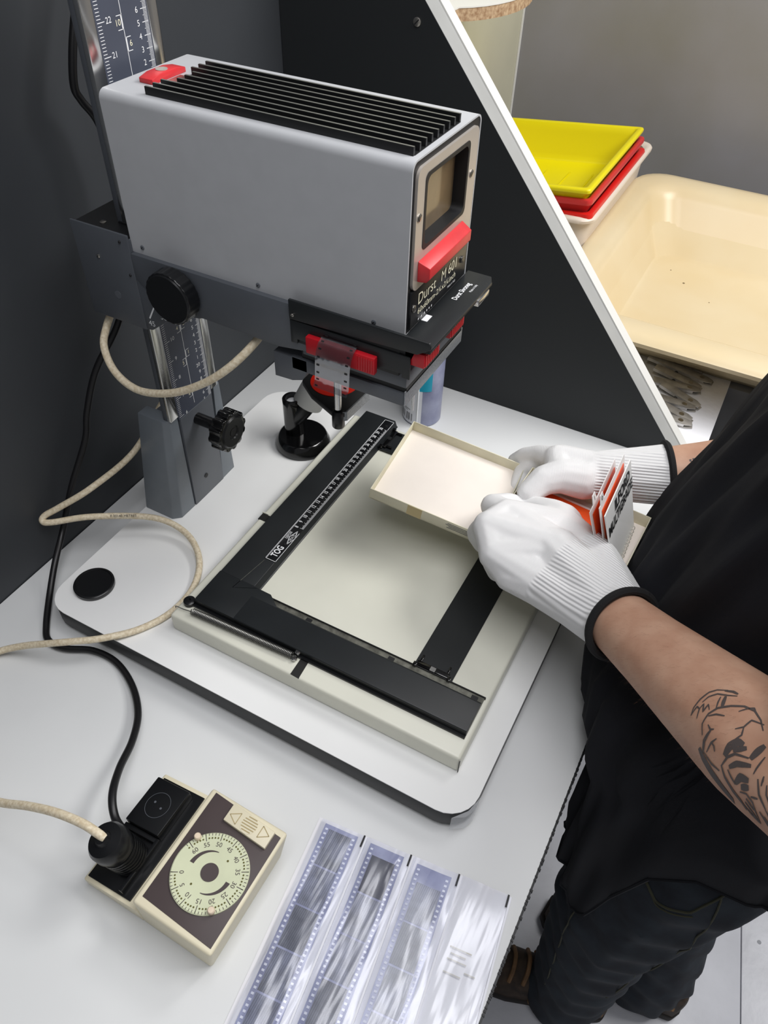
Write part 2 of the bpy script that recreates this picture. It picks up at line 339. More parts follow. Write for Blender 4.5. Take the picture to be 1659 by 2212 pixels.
# tilt plate and arm
tp = MB().prism([(-.1335, .40), (-.1335, .3335), (-.126, .3345), (-.112, .3450), (-.098, .3560), (-.084, .3635), (-.06, .368), (-.06, .40)], 'y', -.0445, -.0415).build('tilt_plate', 'dark_grey_paint', en, bevel=.0005)
text('45', .0085, (-.1248, -.0447, .3425), (1, 0, 0), (0, 0, 1), 'print_white', tp); text('30', .0085, (-.1075, -.0447, .3545), (1, 0, 0), (0, 0, 1), 'print_white', tp)
tm = MB()
def stroke2(mb, a, b, w, y): 
    a = V(a); b = V(b); d = (b - a).normalized(); n = V((-d.y, d.x)) * w / 2
    mb.add([(a.x + n.x, y, a.y + n.y), (a.x - n.x, y, a.y - n.y), (b.x - n.x, y, b.y - n.y), (b.x + n.x, y, b.y + n.y)], [(0, 1, 2, 3)])
stroke2(tm, (-.1265, .348), (-.117, .364), .0016, -.0447); tm.build('tilt_mark', 'print_white', tp, smooth=False)
armp = [(-.133, .4155), (-.133, .39), (-.115, .372), (-.1, .366), (-.085, .3665), (-.055, .3695), (.03, .3675), (.06, .372), (.06, .4155)]
arm_ = MB().prism(armp, 'y', -.0452, .0865).build('head_arm', 'dark_grey_paint', en, bevel=.001)
fk = MB().prism([(-.0795 + .0255 * (1 + (.009 if i % 4 < 2 else -.009)) * math.cos(i * math.pi / 48), .3915 + .0255 * (1 + (.009 if i % 4 < 2 else -.009)) * math.sin(i * math.pi / 48)) for i in range(96)], 'y', -.0625, -.0475).build('focus_knob', 'plastic_black', en, bevel=.001, ang=20)
MB().lathe([(.0242, 0), (.0232, .0012), (0, .0012)], (-.0795, -.0625, .3915), (0, -1, 0), 40).build('knob_face', 'plastic_black', fk)
# lamp head
HX0, HX1, HY0, HY1, HZ0, HZ1 = -.1355, .1545, -.0402, .0818, .4155, .5552
def prof(i, r=.0075):
    P = [(HY1 - i, HZ0 + i * .2), (HY1 - i, HZ1 - r - i)]
    for k in range(1, 9): a = math.radians(90 * k / 8); P.append((HY1 - i - r + r * math.cos(a), HZ1 - i - r + r * math.sin(a)))
    for k in range(0, 9): a = math.radians(90 + 90 * k / 8); P.append((HY0 + i + r + r * math.cos(a), HZ1 - i - r + r * math.sin(a)))
    P.append((HY0 + i, HZ0 + i * .2)); return P
HM = .1440
head = MB().loft([[(HX0 + a, y, z) for y, z in prof(b)] for a, b in ((0, .0015), (.0015, 0))] + [[(HM, y, z) for y, z in prof(0)]]).build('lamp_head', 'silver_paint', en, ang=35)
def rr_yz(y0, y1, z0, z1, r, n=6): return rrect(y0, y1, z0, z1, r, n)
fx = HX1 + .0006
def ringplate(name, outer, inner, x0, x1, m, parent):
    n = len(outer); P = [(x1, *p) for p in outer] + [(x1, *p) for p in inner] + [(x0, *p) for p in outer] + [(x0, *p) for p in inner]; F = []
    for i in range(n):
        j = (i + 1) % n; F += [(i, j, n + j, n + i), (i, 2 * n + i, 2 * n + j, j), (n + i, n + j, 3 * n + j, 3 * n + i), (2 * n + i, 3 * n + i, 3 * n + j, 2 * n + j)]
    return MB().add(P, F).build(name, m, parent)
ringplate('front_rim', prof(0), prof(.0014, .0065), HM, HX1, 'silver_paint', head)
ringplate('front_gasket', prof(.0014, .0065), prof(.0085, .004), HM + .0002, HX1 - .0006, 'print_black', head)
WIN = (-.0212, .0588, .4825, .542)
fp = ringplate('front_plate', rr_yz(-.0340, .0752, .452, .5490, .008), rr_yz(*WIN, .005), HM + .0003, fx + .0012, 'bezel_silver', head)
MB().box(HM + .0003, fx + .0010, -.0340, .0752, .4185, .4525).build('name_plate', 'plastic_black', head, bevel=.0004)
npl = bpy.data.objects['name_plate']
ringplate('window_frame', rr_yz(*WIN, .005), rr_yz(-.0180, .0556, .4857, .5388, .006), HM + .0003, fx + .0016, 'matte_black', fp)
MB().prism(rr_yz(-.0182, .0558, .4855, .5390, .006), 'x', HM + .0002, HM + .0016).build('window_pane', 'window_pane', fp)
rb = MB().prism([(fx + .0012, .459), (fx + .0085, .459), (fx + .0112, .4625), (fx + .0112, .4715), (fx + .0012, .4765)], 'y', -.0265, .0575)
for i, p in enumerate(rb.v):
    if p[0] > fx + .005: rb.v[i] = (p[0], p[1] + (.002 if p[1] < 0 else -.002), p[2])
rb.build('grip_bar', 'red_plastic', head, bevel=.0006)
screw((fx + .0012, -.0293, .5125), (1, 0, 0), .0032, fp); screw((fx + .0012, .0662, .5127), (1, 0, 0), .0032, fp)
screw((fx + .0012, -.0292, .4365), (1, 0, 0), .0032, npl); screw((fx + .0012, .0655, .4375), (1, 0, 0), .0032, npl)
tx = fx + .0014
text('Durst', .0145, (tx, -.0228, .4365), (0, 1, 0), (0, 0, 1), 'print_cream', npl, align='LEFT', yal='BOTTOM_BASELINE')
text('M 601', .0135, (tx, .0215, .4365), (0, 1, 0), (0, 0, 1), 'print_cream', npl, align='LEFT', yal='BOTTOM_BASELINE', sx=.98)
text('60x60mm-2¼x2¼inch', .0080, (tx, -.0222, .4275), (0, 1, 0), (0, 0, 1), 'print_cream', npl, align='LEFT', yal='BOTTOM_BASELINE', sx=1.02)
text('Made in Italy', .0032, (tx, .037, .4228), (0, 1, 0), (0, 0, 1), 'print_white', npl, align='LEFT', yal='BOTTOM_BASELINE')
sm = MB()
for yy in (-.0205, -.015, -.009, -.0045, .000, .0045): sm.add([(tx, yy, .4214), (tx, yy + .0016, .4214), (tx, yy + .0016, .4232), (tx, yy, .4232)], [(0, 1, 2, 3)])
sm.build('small_marks', 'print_white', npl, smooth=False)['kind'] = 'stuff'
for (x, z) in ((-.1205, .4225), (.0095, .4212), (.1255, .4205)): screw((x, HY0, z), (0, -1, 0), .0021, head, 'stage_grey')
# top fins
dk = MB().prism(rrect(-.093, .1495, -.0285, .0525, .002), 'z', HZ1 - .0004, HZ1 + .0005).build('heat_sink', 'fin_black', head)
for k in range(9):
    y = -.028 + k * .00985; x0 = -.084 if k in (3, 4, 5) else -.0928
    f_ = MB().box(x0, .149, y - .0012, y + .0012, HZ1, HZ1 + .0062).build('cooling_fin', 'fin_black', dk)
    MB().box(x0 + .0002, .1489, y - .0009, y + .0009, HZ1 + .0062, HZ1 + .0064).build('fin_edge', 'fin_edge', dk)
MB().box(-.099, -.084, -.001, .0225, HZ1, HZ1 + .0012).build('vent_cover', 'chrome_dull', head)
sw = MB().prism([(-.0085, HZ1), (.0345, HZ1), (.0345, HZ1 + .004), (.022, HZ1 + .0062), (.002, HZ1 + .0062), (-.0085, HZ1 + .004)], 'x', -.117, -.1025).build('lamp_switch', 'red_plastic', head, bevel=.0006)
MB().lathe([(.0052, 0), (.0052, .0004)], (-.1098, .0125, HZ1 + .0062), (0, 0, 1), 24).build('switch_button', 'bezel_silver', sw)
# negative carrier
nc = MB().box(.0455, .1535, -.0462, .087, .3795, .4125).build('negative_carrier', 'matte_black', en, bevel=.0006)
MB().prism([(.1545, -.0465), (.1825, -.0465), (.1825, .078), (.178, .088), (.1545, .088)], 'z', .4135, .4165).build('carrier_plate', 'satin_black', nc, bevel=.0005)
cp = bpy.data.objects['carrier_plate']
MB().prism([(.0462, .4225), (.1810, .4225), (.1825, .420), (.1825, .4165), (.1705, .4085), (.0462, .4035)], 'y', -.0490, -.0462).build('side_flange', 'satin_black', nc, bevel=.0005)
MB().prism([(.0458, .4025), (.164, .4025), (.1645, .398), (.1645, .3805), (.157, .3805), (.157, .384), (.0525, .384), (.0525, .3795), (.0458, .3795)], 'y', -.0478, -.0462).build('front_cover', 'satin_black', nc, bevel=.0004)
MB().prism([(.15, .4132), (.181, .4132), (.181, .4105), (.168, .4095), (.1635, .398), (.15, .398)], 'y', -.046, .084).build('carrier_lip', 'matte_black', nc)
MB().box(.171, .1835, .0475, .072, .407, .4132).build('metal_latch', 'chrome', nc, bevel=.0008)
MB().box(.1555, .161, -.0118, -.0015, .4166, .4169).build('white_mark', 'print_white', nc)
text('Durst Sivoneg', .0072, (.1655, .033, .4167), (0, 1, 0), (-1, 0, 0), 'print_white', cp, align='LEFT', bold=.0001, sx=.80)
text('Made in Italy', .0034, (.1725, .052, .4167), (0, 1, 0), (-1, 0, 0), 'print_white', cp, align='LEFT', sx=.85)
screw((.0500, -.049, .4085), (0, -1, 0), .0016, nc)
lv = MB().box(.065, .134, -.054, -.0478, .3775, .3945).build('slide_lever', 'red_deep', nc, bevel=.0012)
for k in range(7): MB().box(.117 + k * .0024, .118 + k * .0024, -.0548, -.054, .379, .393).build('grip_rib', 'red_deep', lv)
for (a, b, z) in ((-.046, -.016, .3985), (.0055, .035, .3990)):
    l2 = MB().box(.158, .1765, a, b, z - .004, z + .0095).build('slide_lever', 'red_deep', nc, bevel=.0008)
    for k in range(8): MB().box(.1765, .1773, a + .002 + k * (b - a - .004) / 8, a + .0035 + k * (b - a - .004) / 8, z - .003, z + .0085).build('grip_rib', 'red_plastic', l2)
# grey stage below
st = MB().box(.0535, .159, -.0415, .081, .3655, .3797).build('film_stage', 'stage_grey', en, bevel=.0006)
MB().box(.05, .158, -.038, .079, .3585, .3655).build('bellows_gap', 'matte_black', st)
ls = MB().box(.0395, .1565, -.0405, .0815, .3445, .358).build('lens_stage', 'stage_grey', en, bevel=.0008)
MB().box(.1567, .1580, -.0405, .0815, .3445, .3605).build('stage_front', 'hammer_grey', ls, bevel=.0005)
MB().prism([(.0195, .357), (.0390, .357), (.0390, .3575), (.0560, .3575), (.0560, .3445), (.0500, .3345), (.0390, .3305), (.0195, .3295)], 'y', -.0405, .08).build('stage_block', 'stage_grey', ls, bevel=.0008)
MB().lathe([(.003, 0), (.003, .016)], (.035, -.02, .352), (0, 0, 1), 12).build('guide_pin', 'chrome', ls)
MB().lathe([(.024, 0), (.024, -.012), (.02, -.014), (.02, -.03)], (.1, .0205, .3445), (0, 0, 1), 32).build('lens', 'plastic_black', ls)
MB().lathe([(.0012, 0), (.0012, .03)], (.150, -.006, .3145), (0, 0, 1), 10).build('pointer_rod', 'chrome', ls)
# swing filter
rf = MB().prism([(.0605, .006), (.0665, .012), (.069, .056), (.058, .075), (.030, .088), (.000, .078), (-.010, .056), (-.003, .036), (.018, .0205), (.052, .006)], 'z', .2605, .2675).build('filter_holder', 'matte_black', en, bevel=.0008)
MB().lathe([(.0265, 0), (.0265, .0006)], (.029, .0515, .2675), (0, 0, 1), 40).build('safelight_filter', 'red_filter', rf)
MB().prism([(.0622, .008), (.0672, .0125), (.0697, .056), (.0682, .056), (.0655, .013), (.061, .0085)], 'z', .256, .2675).build('holder_rim', 'hammer_grey', rf)
MB().lathe([(.0040, 0), (.0040, .075)], (.0575, .0105, .27), (0, 0, 1), 18).build('filter_rod', 'chrome', rf)
MB().lathe([(.0062, 0), (.0068, .001), (.0068, .02), (.0058, .0215)], (.0575, .0105, .2465), (0, 0, 1), 20).build('rod_knob', 'plastic_black', rf)
# film strip hanging out of the carrier
fs = []; pf = []
path = [(-.0462, .3995), (-.052, .3990), (-.0575, .3955), (-.0605, .389), (-.0615, .381), (-.061, .372), (-.0600, .3635), (-.0595, .356), (-.0615, .350)]
x0, x1 = .0815, .1165
def lerp_path(pts, n):
    out = []
    for i in range(len(pts) - 1):
        for k in range(n): t = k / n; out.append(tuple(a * (1 - t) + b * t for a, b in zip(pts[i], pts[i + 1])))
    return out + [pts[-1]]
pp = lerp_path(path, 2)
MB().loft([[(x0 - .006 * (i / 16) ** 1.5, y, z), (x1 - .006 * (i / 16) ** 1.5, y, z)] for i, (y, z) in enumerate(pp)], False, False, False).build('film_strip', 'film_clear', nc)
flm = bpy.data.objects['film_strip']
pm = MB(); acc = 0
for i in range(1, len(pp)):
    (ya, za), (yb, zb_) = pp[i - 1], pp[i]
    acc += math.hypot(yb - ya, zb_ - za)
    if acc > .0046:
        acc = 0; t = .45; sh = -.006 * (i / 16) ** 1.5
        for xx in (x0 + .002, x1 - .0048): pm.add([(xx + sh, ya - .0002, za), (xx + .0028 + sh, ya - .0002, za), (xx + .0028 + sh, ya + (yb - ya) * t - .0002, za + (zb_ - za) * t), (xx + sh, ya + (yb - ya) * t - .0002, za + (zb_ - za) * t)], [(0, 1, 2, 3)])
pm.build('perforations', 'print_black', flm, smooth=False)['kind'] = 'stuff'
# head cable loop
LOOP = [(-.0027, -.02, .368), (-.0028, -.035, .3579), (-.0167, -.06, .3391), (-.0461, -.07, .3143), (-.0872, -.075, .2904), (-.1329, -.075, .2768), (-.1668, -.07, .2838), (-.186, -.06, .3032), (-.197, -.04, .3147), (-.196, -.02, .336)]
MB().tube(LOOP, .0040, 12, 8).build('head_cable', 'cable_beige', en)

# ================================================================== CORDS
BEIGE = [(-0.205, 0.055, 0.178), (-0.215, 0.0302, 0.1609), (-0.225, -0.026, 0.1158), (-0.235, -0.0936, 0.1045), (-0.2627, -0.1269, 0.085), (-0.2765, -0.1418, 0.076), (-0.2765, -0.1475, 0.071), (-0.2661, -0.1426, 0.07), (-0.2301, -0.1108, 0.07), (-0.1725, -0.0687, 0.06), (-0.1296, -0.061, 0.048), (-0.0927, -0.082, 0.041), (-0.072, -0.1196, 0.0379), (-0.0706, -0.1626, 0.0379), (-0.0866, -0.2002, 0.0382), (-0.112, -0.2319, 0.042), (-0.1412, -0.2519, 0.040), (-0.1675, -0.2632, 0.032), (-0.1974, -0.274, 0.020), (-0.223, -0.2884, 0.010), (-0.2425, -0.3135, 0.0055), (-0.2353, -0.3578, 0.0055), (-0.1796, -0.4037, 0.008), (-0.1038, -0.4246, 0.03), (-0.0594, -0.4223, 0.05), (-0.0234, -0.4154, 0.068), (0.0108, -0.4102, 0.082), (0.0428, -0.4071, 0.088), (0.0667, -0.4068, 0.084)]
bc = thing('power_cord', (-.07, -.16, .034), 'grimy beige power cord looping over the white baseboard to the timer', 'cord')
MB().tube(BEIGE, .0040, 12, 8).build('cable', 'cable_beige', bc)
text('F 00140 METRES', .0045, (-.1985, -.0905, .0694), (.8, .59, -.09), (-.45, .61, .65), 'print_black', bpy.data.objects['cable'], name='cable_print')
# plug: moulded black
pt = V((.0640, -.4075, .0815)); pb = V((.0765, -.3985, .030)); ax = (pb - pt).normalized()
pl = MB().lathe([(.006, -.004), (.0075, 0), (.0155, .002), (.0178, .006), (.0182, .016), (.0165, .020), (.0160, .05)], pt, ax, 36).build('plug', 'plastic_black', bc, ang=30)
for k in range(6): MB().lathe([(.0168, .024 + k * .004), (.0172, .0255 + k * .004), (.0168, .027 + k * .004)], pt, ax, 36, caps=False).build('plug_rib', 'plastic_black', pl)
BLACK = [(-0.25, 0.0812, 0.6106), (-0.25, 0.064, 0.5777), (-0.25, 0.0492, 0.5467), (-0.25, 0.0409, 0.5189), (-0.25, 0.0457, 0.5045), (-0.245, 0.0565, 0.4805), (-0.24, 0.0617, 0.4282), (-0.24, 0.0483, 0.3398), (-0.24, 0.0161, 0.2795), (-0.255, -0.0242, 0.2277), (-0.262, -0.0483, 0.1794), (-0.262, -0.0631, 0.1464), (-0.266, -0.0998, 0.0965), (-0.268, -0.13, 0.0477), (-0.2523, -0.1659, 0.03), (-0.2354, -0.1989, 0.012), (-0.2087, -0.2341, 0.0048), (-0.1904, -0.2487, 0.0044), (-0.1659, -0.2476, 0.0044), (-0.1356, -0.2343, 0.0044), (-0.1013, -0.2333, 0.0044), (-0.0636, -0.2484, 0.006), (-0.031, -0.2741, 0.012), (-0.0089, -0.3053, 0.022), (0.0072, -0.3386, 0.035), (0.0243, -0.3641, 0.045), (0.0393, -0.3788, 0.042), (0.0500, -0.3830, 0.028)]
tag(MB().tube([(-.262, .10, 1.35), (-.262, .10, .9), (-.255, .098, .68)] + BLACK, .0040, 12, 8).build('power_cord', 'cable_black'), 'black power cord hanging down the dark wall and curling to the timer', 'cord')

# ================================================================== LENS CAP
lc = tag(MB().lathe([(.0232, 0), (.0240, .001), (.0240, .0052), (.0228, .0062), (.0215, .0062), (.0208, .0050), (0, .0050)], (-.1785, -.1745, ZB), (0, 0, 1), 48).build('lens_cap', 'plastic_black'), 'round black plastic cap lying on the left of the baseboard', 'lens cap')

# ================================================================== EASEL
ez = .0597
ea = thing('printing_easel', (.124, .03, ZB), 'cream metal printing easel with black masking arms on the baseboard', 'easel')
MB().box(-.0565, .304, -.178, .242, ZB, ez).build('easel_base', 'easel_cream', ea, bevel=.0035, seg=3)
ebs = bpy.data.objects['easel_base']
MB().prism([(.1052, -.1765), (.1159, -.1770), (.1141, -.1525), (.1044, -.1515)], 'z', ez - .001, ez + .0003).build('arm_slot', 'easel_slot', ebs)
MB().box(-.0563, -.040, -.0045, .0065, ez - .006, ez + .0004).build('arm_slot', 'easel_slot', ebs)
MB().box(-.0570, -.0480, .0065, .0075, ez - .006, ez + .0022).build('slot_tab', 'easel_cream', ebs)
MB().box(.3035, .3043, -.1786, -.1774, ZB + .001, ez - .003).build('corner_seam', 'print_black', ebs)
mt_ = MB().box(.05, .095, .08, .18, ez + .0001, ez + .0002)
# measuring arm (parallel to the wall): sloping inner face
ya0, ya1 = -.152, .2465
ma = MB().prism([(-.0400, ez), (-.0395, .0690), (-.0385, .0695), (.0085, .0695), (.0115, .0612), (.0130, .0605), (.0130, ez)], 'y', -.103, ya1).build('measuring_arm', 'satin_black', ea, bevel=.0004)
ca = MB().prism([(-.0400, -.150), (.0120, -.150), (.0120, -.1030), (-.0400, -.1030)], 'z', ez, .0695).build('corner_plate', 'satin_black', ma, bevel=.0004)
MB().add([(-.0045, -.0640, .0697), (-.0040, -.0640, .0697), (-.0120, -.1165, .0697), (-.0126, -.1165, .0697)], [(0, 1, 2, 3)]).build('wear_line', 'strip_metal', ma, smooth=False)
MB().add([(-.0120, -.1165, .0697), (-.0124, -.1172, .0697), (.0130, -.1045, .0697), (.0130, -.1040, .0697)], [(0, 1, 2, 3)]).build('wear_line', 'strip_metal', ma, smooth=False)
rul = MB().box(-.0058, .0098, -.0618, .2420, .0695, .0701).build('ruler_strip', 'plastic_black', ma, bevel=.0003)
rm = MB(); RZ = .0702
def rq(x0, x1, y0, y1): rm.add([(x0, y0, RZ), (x1, y0, RZ), (x1, y1, RZ), (x0, y1, RZ)], [(0, 1, 2, 3)])
rq(-.0052, -.0046, -.0612, .2414); rq(.0088, .0094, -.0612, -.0085); rq(-.0052, .0094, -.0612, -.0606); rq(-.0052, .0094, .2408, .2414); rq(.0088, .0094, .2215, .2414)
rq(-.0040, -.0037, -.0600, .2215)
for k in range(0, 221):
    y = -.005 + .001 * k if False else .001 * k
    L = .0052 if k % 10 == 0 else (.0042 if k % 5 == 0 else .0030)
    rq(.0096 - L, .0096, y - .00018, y + .00018)
rm.build('ruler_marks', 'print_white', rul, smooth=False)
for k in range(8, 31): text(str(k), .0072, (-.0002, .01 * (k - 8), RZ), (0, 1, 0), (-1, 0, 0), 'print_white', rul, sx=.72, bold=.00008)
text('TOG', .0118, (.0022, -.0455, RZ), (0, 1, 0), (-1, 0, 0), 'print_white', rul, bold=.0003, sx=.72)
text('DEPOSE', .0050, (-.0010, -.0165, RZ), (0, 1, 0), (-1, 0, 0), 'print_white', rul, sx=.72)
dm = MB()
for s in (1, .82):
    a, b = .0125 * s, .0043 * s; cx_, cy_ = .0052, -.0185; w = .0004
    Q = [(cx_, cy_ - a), (cx_ - b, cy_), (cx_, cy_ + a), (cx_ + b, cy_)]
    for i in range(4):
        p, q = V((*Q[i], RZ)), V((*Q[(i + 1) % 4], RZ)); d = (q - p).normalized(); n = V((-d.y, d.x, 0)) * w / 2
        dm.add([p + n, p - n, q - n, q + n], [(0, 1, 2, 3)])
dm.build('ruler_logo', 'print_white', rul, smooth=False)
text('MULTI BLITZ'[:5], .0042, (.0052, -.0185, RZ), (0, 1, 0), (-1, 0, 0), 'print_white', rul, sx=.9)
for y in (-.0315, .2290, .1010): MB().lathe([(.0022, 0), (.0020, .0005), (0, .0006)], (.0035, y, .0701), (0, 0, 1), 16).build('rivet', 'matte_black', rul)
# near arm with guide rail
na = MB().prism([(-.1520, ez), (-.1525, .0690), (-.1515, .0698), (-.1165, .0698), (-.1145, .0686), (-.1145, ez)], 'x', .0140, .2985).build('masking_arm', 'satin_black', ea, bevel=.0004)
MB().prism([(-.0395, -.1522), (.0142, -.1522), (.0500, -.1170), (.0320, -.1040), (.0135, -.1036), (-.0395, -.1036)], 'z', ez, .0697).build('arm_corner', 'satin_black', na, bevel=.0004)
MB().box(.030, .2985, -.1145, -.1045, ez, .0622).build('guide_rail', 'strip_metal', na)
MB().box(.0150, .2995, -.1046, -.1036, ez, .0640).build('rail_edge', 'matte_black', na)
for x in (.0865, .191, .289): MB().box(x - .0035, x + .0035, -.113, -.1075, .0622, .0640).build('rail_stop', 'print_black', na)
MB().box(-.048, .2985, -.1560, -.1523, ez, .0622).build('pivot_bar', 'plastic_black', na)
MB().lathe([(.0068, 0), (.0068, .005), (.005, .0062), (.002, .0062), (.002, .0045)], (-.0465, -.1535, ez), (0, 0, 1), 28).build('hinge_knob', 'plastic_black', na)
# spring
sp = []; a_, b_ = V((-.034, -.1640, .0645)), V((.0965, -.1587, .0645)); d = (b_ - a_); u_ = V((0, 0, 1)); w_ = d.normalized().cross(u_)
N = 74; seg = 9
for i in range(N * seg + 1): t = i / (N * seg); an = 2 * math.pi * i / seg; sp.append(a_ + d * t + (u_ * math.cos(an) + w_ * math.sin(an)) * .0037)
MB().tube(sp, .00062, 5, 1, True, False).build('spring', 'spring_steel', ea)
spo = bpy.data.objects['spring']
MB().tube([(-.0555, -.1672, .0610), (-.0548, -.1668, .0640), (-.045, -.1658, .0632), (-.034, -.1645, .0640)], .0006, 6, 4).build('spring_hook', 'spring_steel', spo)
MB().tube([(.0965, -.1587, .0645), (.100, -.1575, .0655), (.1005, -.1595, .063)], .0006, 6, 4).build('spring_hook', 'spring_steel', spo)
for (x, y, h) in ((.1000, -.1530, .006), (.0995, -.1600, .003)): MB().lathe([(.0018, 0), (.0018, h), (.0034, h), (.0034, h + .0015), (.0024, h + .0026)], (x, y, ez), (0, 0, 1), 18).build('screw', 'chrome', spo)
# blades
b1 = MB().box(.2150, .2600, -.1040, .2330, ez + .0005, ez + .0017).build('masking_blade', 'satin_black', ea)
b2 = MB().box(.0135, .2950, .1880, .2330, ez + .0019, ez + .0031).build('masking_blade', 'satin_black', ea)
def clip(parent, o, rz):
    M = Matrix.Translation(o) @ Matrix.Rotation(rz, 4, 'Z')
    c = MB(); c.box(-.019, .019, -.003, .003, 0, .0035, M); c.box(-.017, -.0148, .003, .0115, .001, .0036, M); c.box(.0148, .017, .003, .0115, .001, .0036, M); c.box(-.022, -.018, -.006, -.001, 0, .005, M); c.box(.018, .022, -.006, -.001, 0, .005, M)
    c.build('blade_clip', 'bakelite', parent, bevel=.0004)
    MB().box(-.003, .003, -.0035, .002, .0036, .0040, M).build('clip_window', 'chrome', parent)
clip(b1, (.2365, -.1000, ez + .0017), 0); clip(b2, (.0185, .2115, ez + .0031), -math.pi / 2)

# ================================================================== FOCUS FINDER
ff = thing('focus_finder', (-.1, .172, ZB), 'black grain focus finder with round foot behind the easel', 'focus finder')
MB().lathe([(.0385, 0), (.0395, .002), (.0395, .006), (.0345, .0175), (.0325, .0190), (0, .0190)], (-.1035, .1735, ZB), (0, 0, 1), 48).build('foot', 'bakelite', ff, ang=30)
tb = MB().lathe([(.0150, 0), (.0140, .058), (.0140, .066), (.0128, .0675), (.0098, .067), (.0092, .060), (0, .060)], (-.116, .1740, ZB + .010), (-.03, .0, 1), 28).build('eyepiece_tube', 'bakelite', ff)
MB().lathe([(.0090, 0), (.007, .002), (0, .003)], V((-.116, .174, ZB + .010)) + V((-.03, 0, 1)).normalized() * .060, (-.03, 0, 1), 20).build('eye_lens', 'print_white', tb)
MB().tube([(-.116, .174, .075), (-.104, .178, .092), (-.094, .184, .108)], .0135, 16, 4).build('tilt_joint', 'plastic_black', ff)
ax_ = V((.0, .60, .80)).normalized()
MB().lathe([(.0195, 0), (.0215, .0015), (.0215, .042), (.0195, .044)], (-.101, .186, .098), (.35, .35, .87), 36).build('mirror_barrel', 'edge_grey', ff)

# ================================================================== AIR DUSTER CAN
cn = thing('air_duster_can', (0, .358, 0), 'pale spray can with barcode label and straw standing behind the enlarger', 'spray can')
cc = (.000, .358, 0)
MB().lathe([(.0285, 0), (.0300, .002), (.0300, .125), (.0285, .130)], cc, (0, 0, 1), 40).build('can_body', 'can_purple', cn, ang=30)
cb = bpy.data.objects['can_body']
def arc_patch(r, a0, a1, z0, z1, name, m, n=12):
    P = []; 
    for k in range(n + 1):
        a = math.radians(a0 + (a1 - a0) * k / n); P += [(cc[0] + r * math.cos(a), cc[1] + r * math.sin(a), z0), (cc[0] + r * math.cos(a), cc[1] + r * math.sin(a), z1)]
    return MB().add(P, [(2 * k, 2 * k + 2, 2 * k + 3, 2 * k + 1) for k in range(n)]).build(name, m, cb, ang=60)
arc_patch(.0302, 170, 292, .003, .095, 'can_label', 'can_label'); arc_patch(.0304, 262, 318, .068, .108, 'label_flash', 'can_teal')
bars = MB()
for k in range(26):
    a0 = 205 + k * 2.4
    if random.random() < .75:
        w = random.choice((.7, 1.2, 1.6)); P = []
        for a in (a0, a0 + w): P += [(cc[0] + .0305 * math.cos(math.radians(a)), cc[1] + .0305 * math.sin(math.radians(a)), z) for z in (.008, .022)]
        bars.add(P, [(0, 2, 3, 1)])
for (a0, w, z0, z1) in ((215, 3, .034, .041), (219, 2, .034, .041), (223, 3, .034, .041), (226, 30, .028, .029), (226, 22, .0255, .0262), (232, 26, .05, .0507)):
    P = []
    for a in (a0, a0 + w / 2, a0 + w): P += [(cc[0] + .0305 * math.cos(math.radians(a)), cc[1] + .0305 * math.sin(math.radians(a)), z) for z in (z0, z1)]
    bars.add(P, [(0, 2, 3, 1), (2, 4, 5, 3)])
bars.build('barcode', 'print_black', cb, smooth=False)
MB().lathe([(.0285, .130), (.0245, .142), (.0235, .146), (.0235, .165), (.018, .178), (.012, .182)], cc, (0, 0, 1), 36).build('spray_cap', 'clear_plastic', cn)
MB().lathe([(.0012, 0), (.0012, .115)], (cc[0] + .006, cc[1] - .0315, .004), (0, 0, 1), 10).build('straw', 'print_white', cn)

# ================================================================== TIMER
tm_ = thing('exposure_timer', (.115, -.376, 0), 'cream and brown exposure timer with round luminous dial at bench front', 'timer')
bd = MB().loft([[(.108, -.4305, .0), (.1855, -.4315, .0), (.1855, -.321, .0), (.108, -.321, .0)], [(.1095, -.4315, .056), (.195, -.4335, .056), (.195, -.3175, .056), (.1085, -.3155, .056)]]).build('dial_housing', 'timer_cream', tm_, bevel=.003, seg=3)
MB().prism([(.1150, -.4235), (.1915, -.4285), (.1915, -.3245), (.1145, -.3185)], 'z', .0555, .0566).build('face_plate', 'timer_brown', bd, bevel=.0003)
di = MB().lathe([(.0350, 0), (.0350, .0018), (.0340, .0026), (0, .0026)], (.1545, -.3805, .0564), (0, 0, 1), 64).build('dial', 'dial_lum', bd, ang=30)
DZ = .0564 + .0028; dc = V((.1545, -.3805)); dmk = MB(); dol = MB()
def pol(r, a): a = math.radians(a); return V((dc.x + r * math.cos(a), dc.y + r * math.sin(a), DZ))
def rad(mb, a, r0, r1, w):
    d = (pol(1, a) - pol(0, a)); n = V((-d.y, d.x, 0)).normalized() * w / 2; mb.add([pol(r0, a) - n, pol(r0, a) + n, pol(r1, a) + n, pol(r1, a) - n], [(0, 1, 2, 3)])
A0 = 208.0; ST = 5.18     # angle of 0 and degrees per unit, numbers running anticlockwise seen from above
for k in range(0, 62):
    a = A0 + ST * k; rad(dmk, a, .0322, .0344, .0005)
    if k % 5 == 0: rad(dmk, a, .0278, .0344, .0006)
    else: dol.lathe([(.0008, 0), (.0008, .0002)], pol(.0300, a), (0, 0, 1), 8)
for a in (62, 242): dol.lathe([(.0010, 0), (.0010, .0002)], pol(.0175, a), (0, 0, 1), 8)
for a0 in (100, 280):
    P = []; n = 16
    for k in range(n + 1):
        t = k / n; a = a0 + 82 * t; w = .0005 + .0030 * t; P += [pol(.0178 - w * .2, a), pol(.0178 + w, a)]
    dmk.add(P, [(2 * k, 2 * k + 2, 2 * k + 3, 2 * k + 1) for k in range(n)])
dmk.build('dial_marks', 'timer_brown', di, smooth=False); dol.build('dial_dots', 'dial_olive', di, smooth=False)
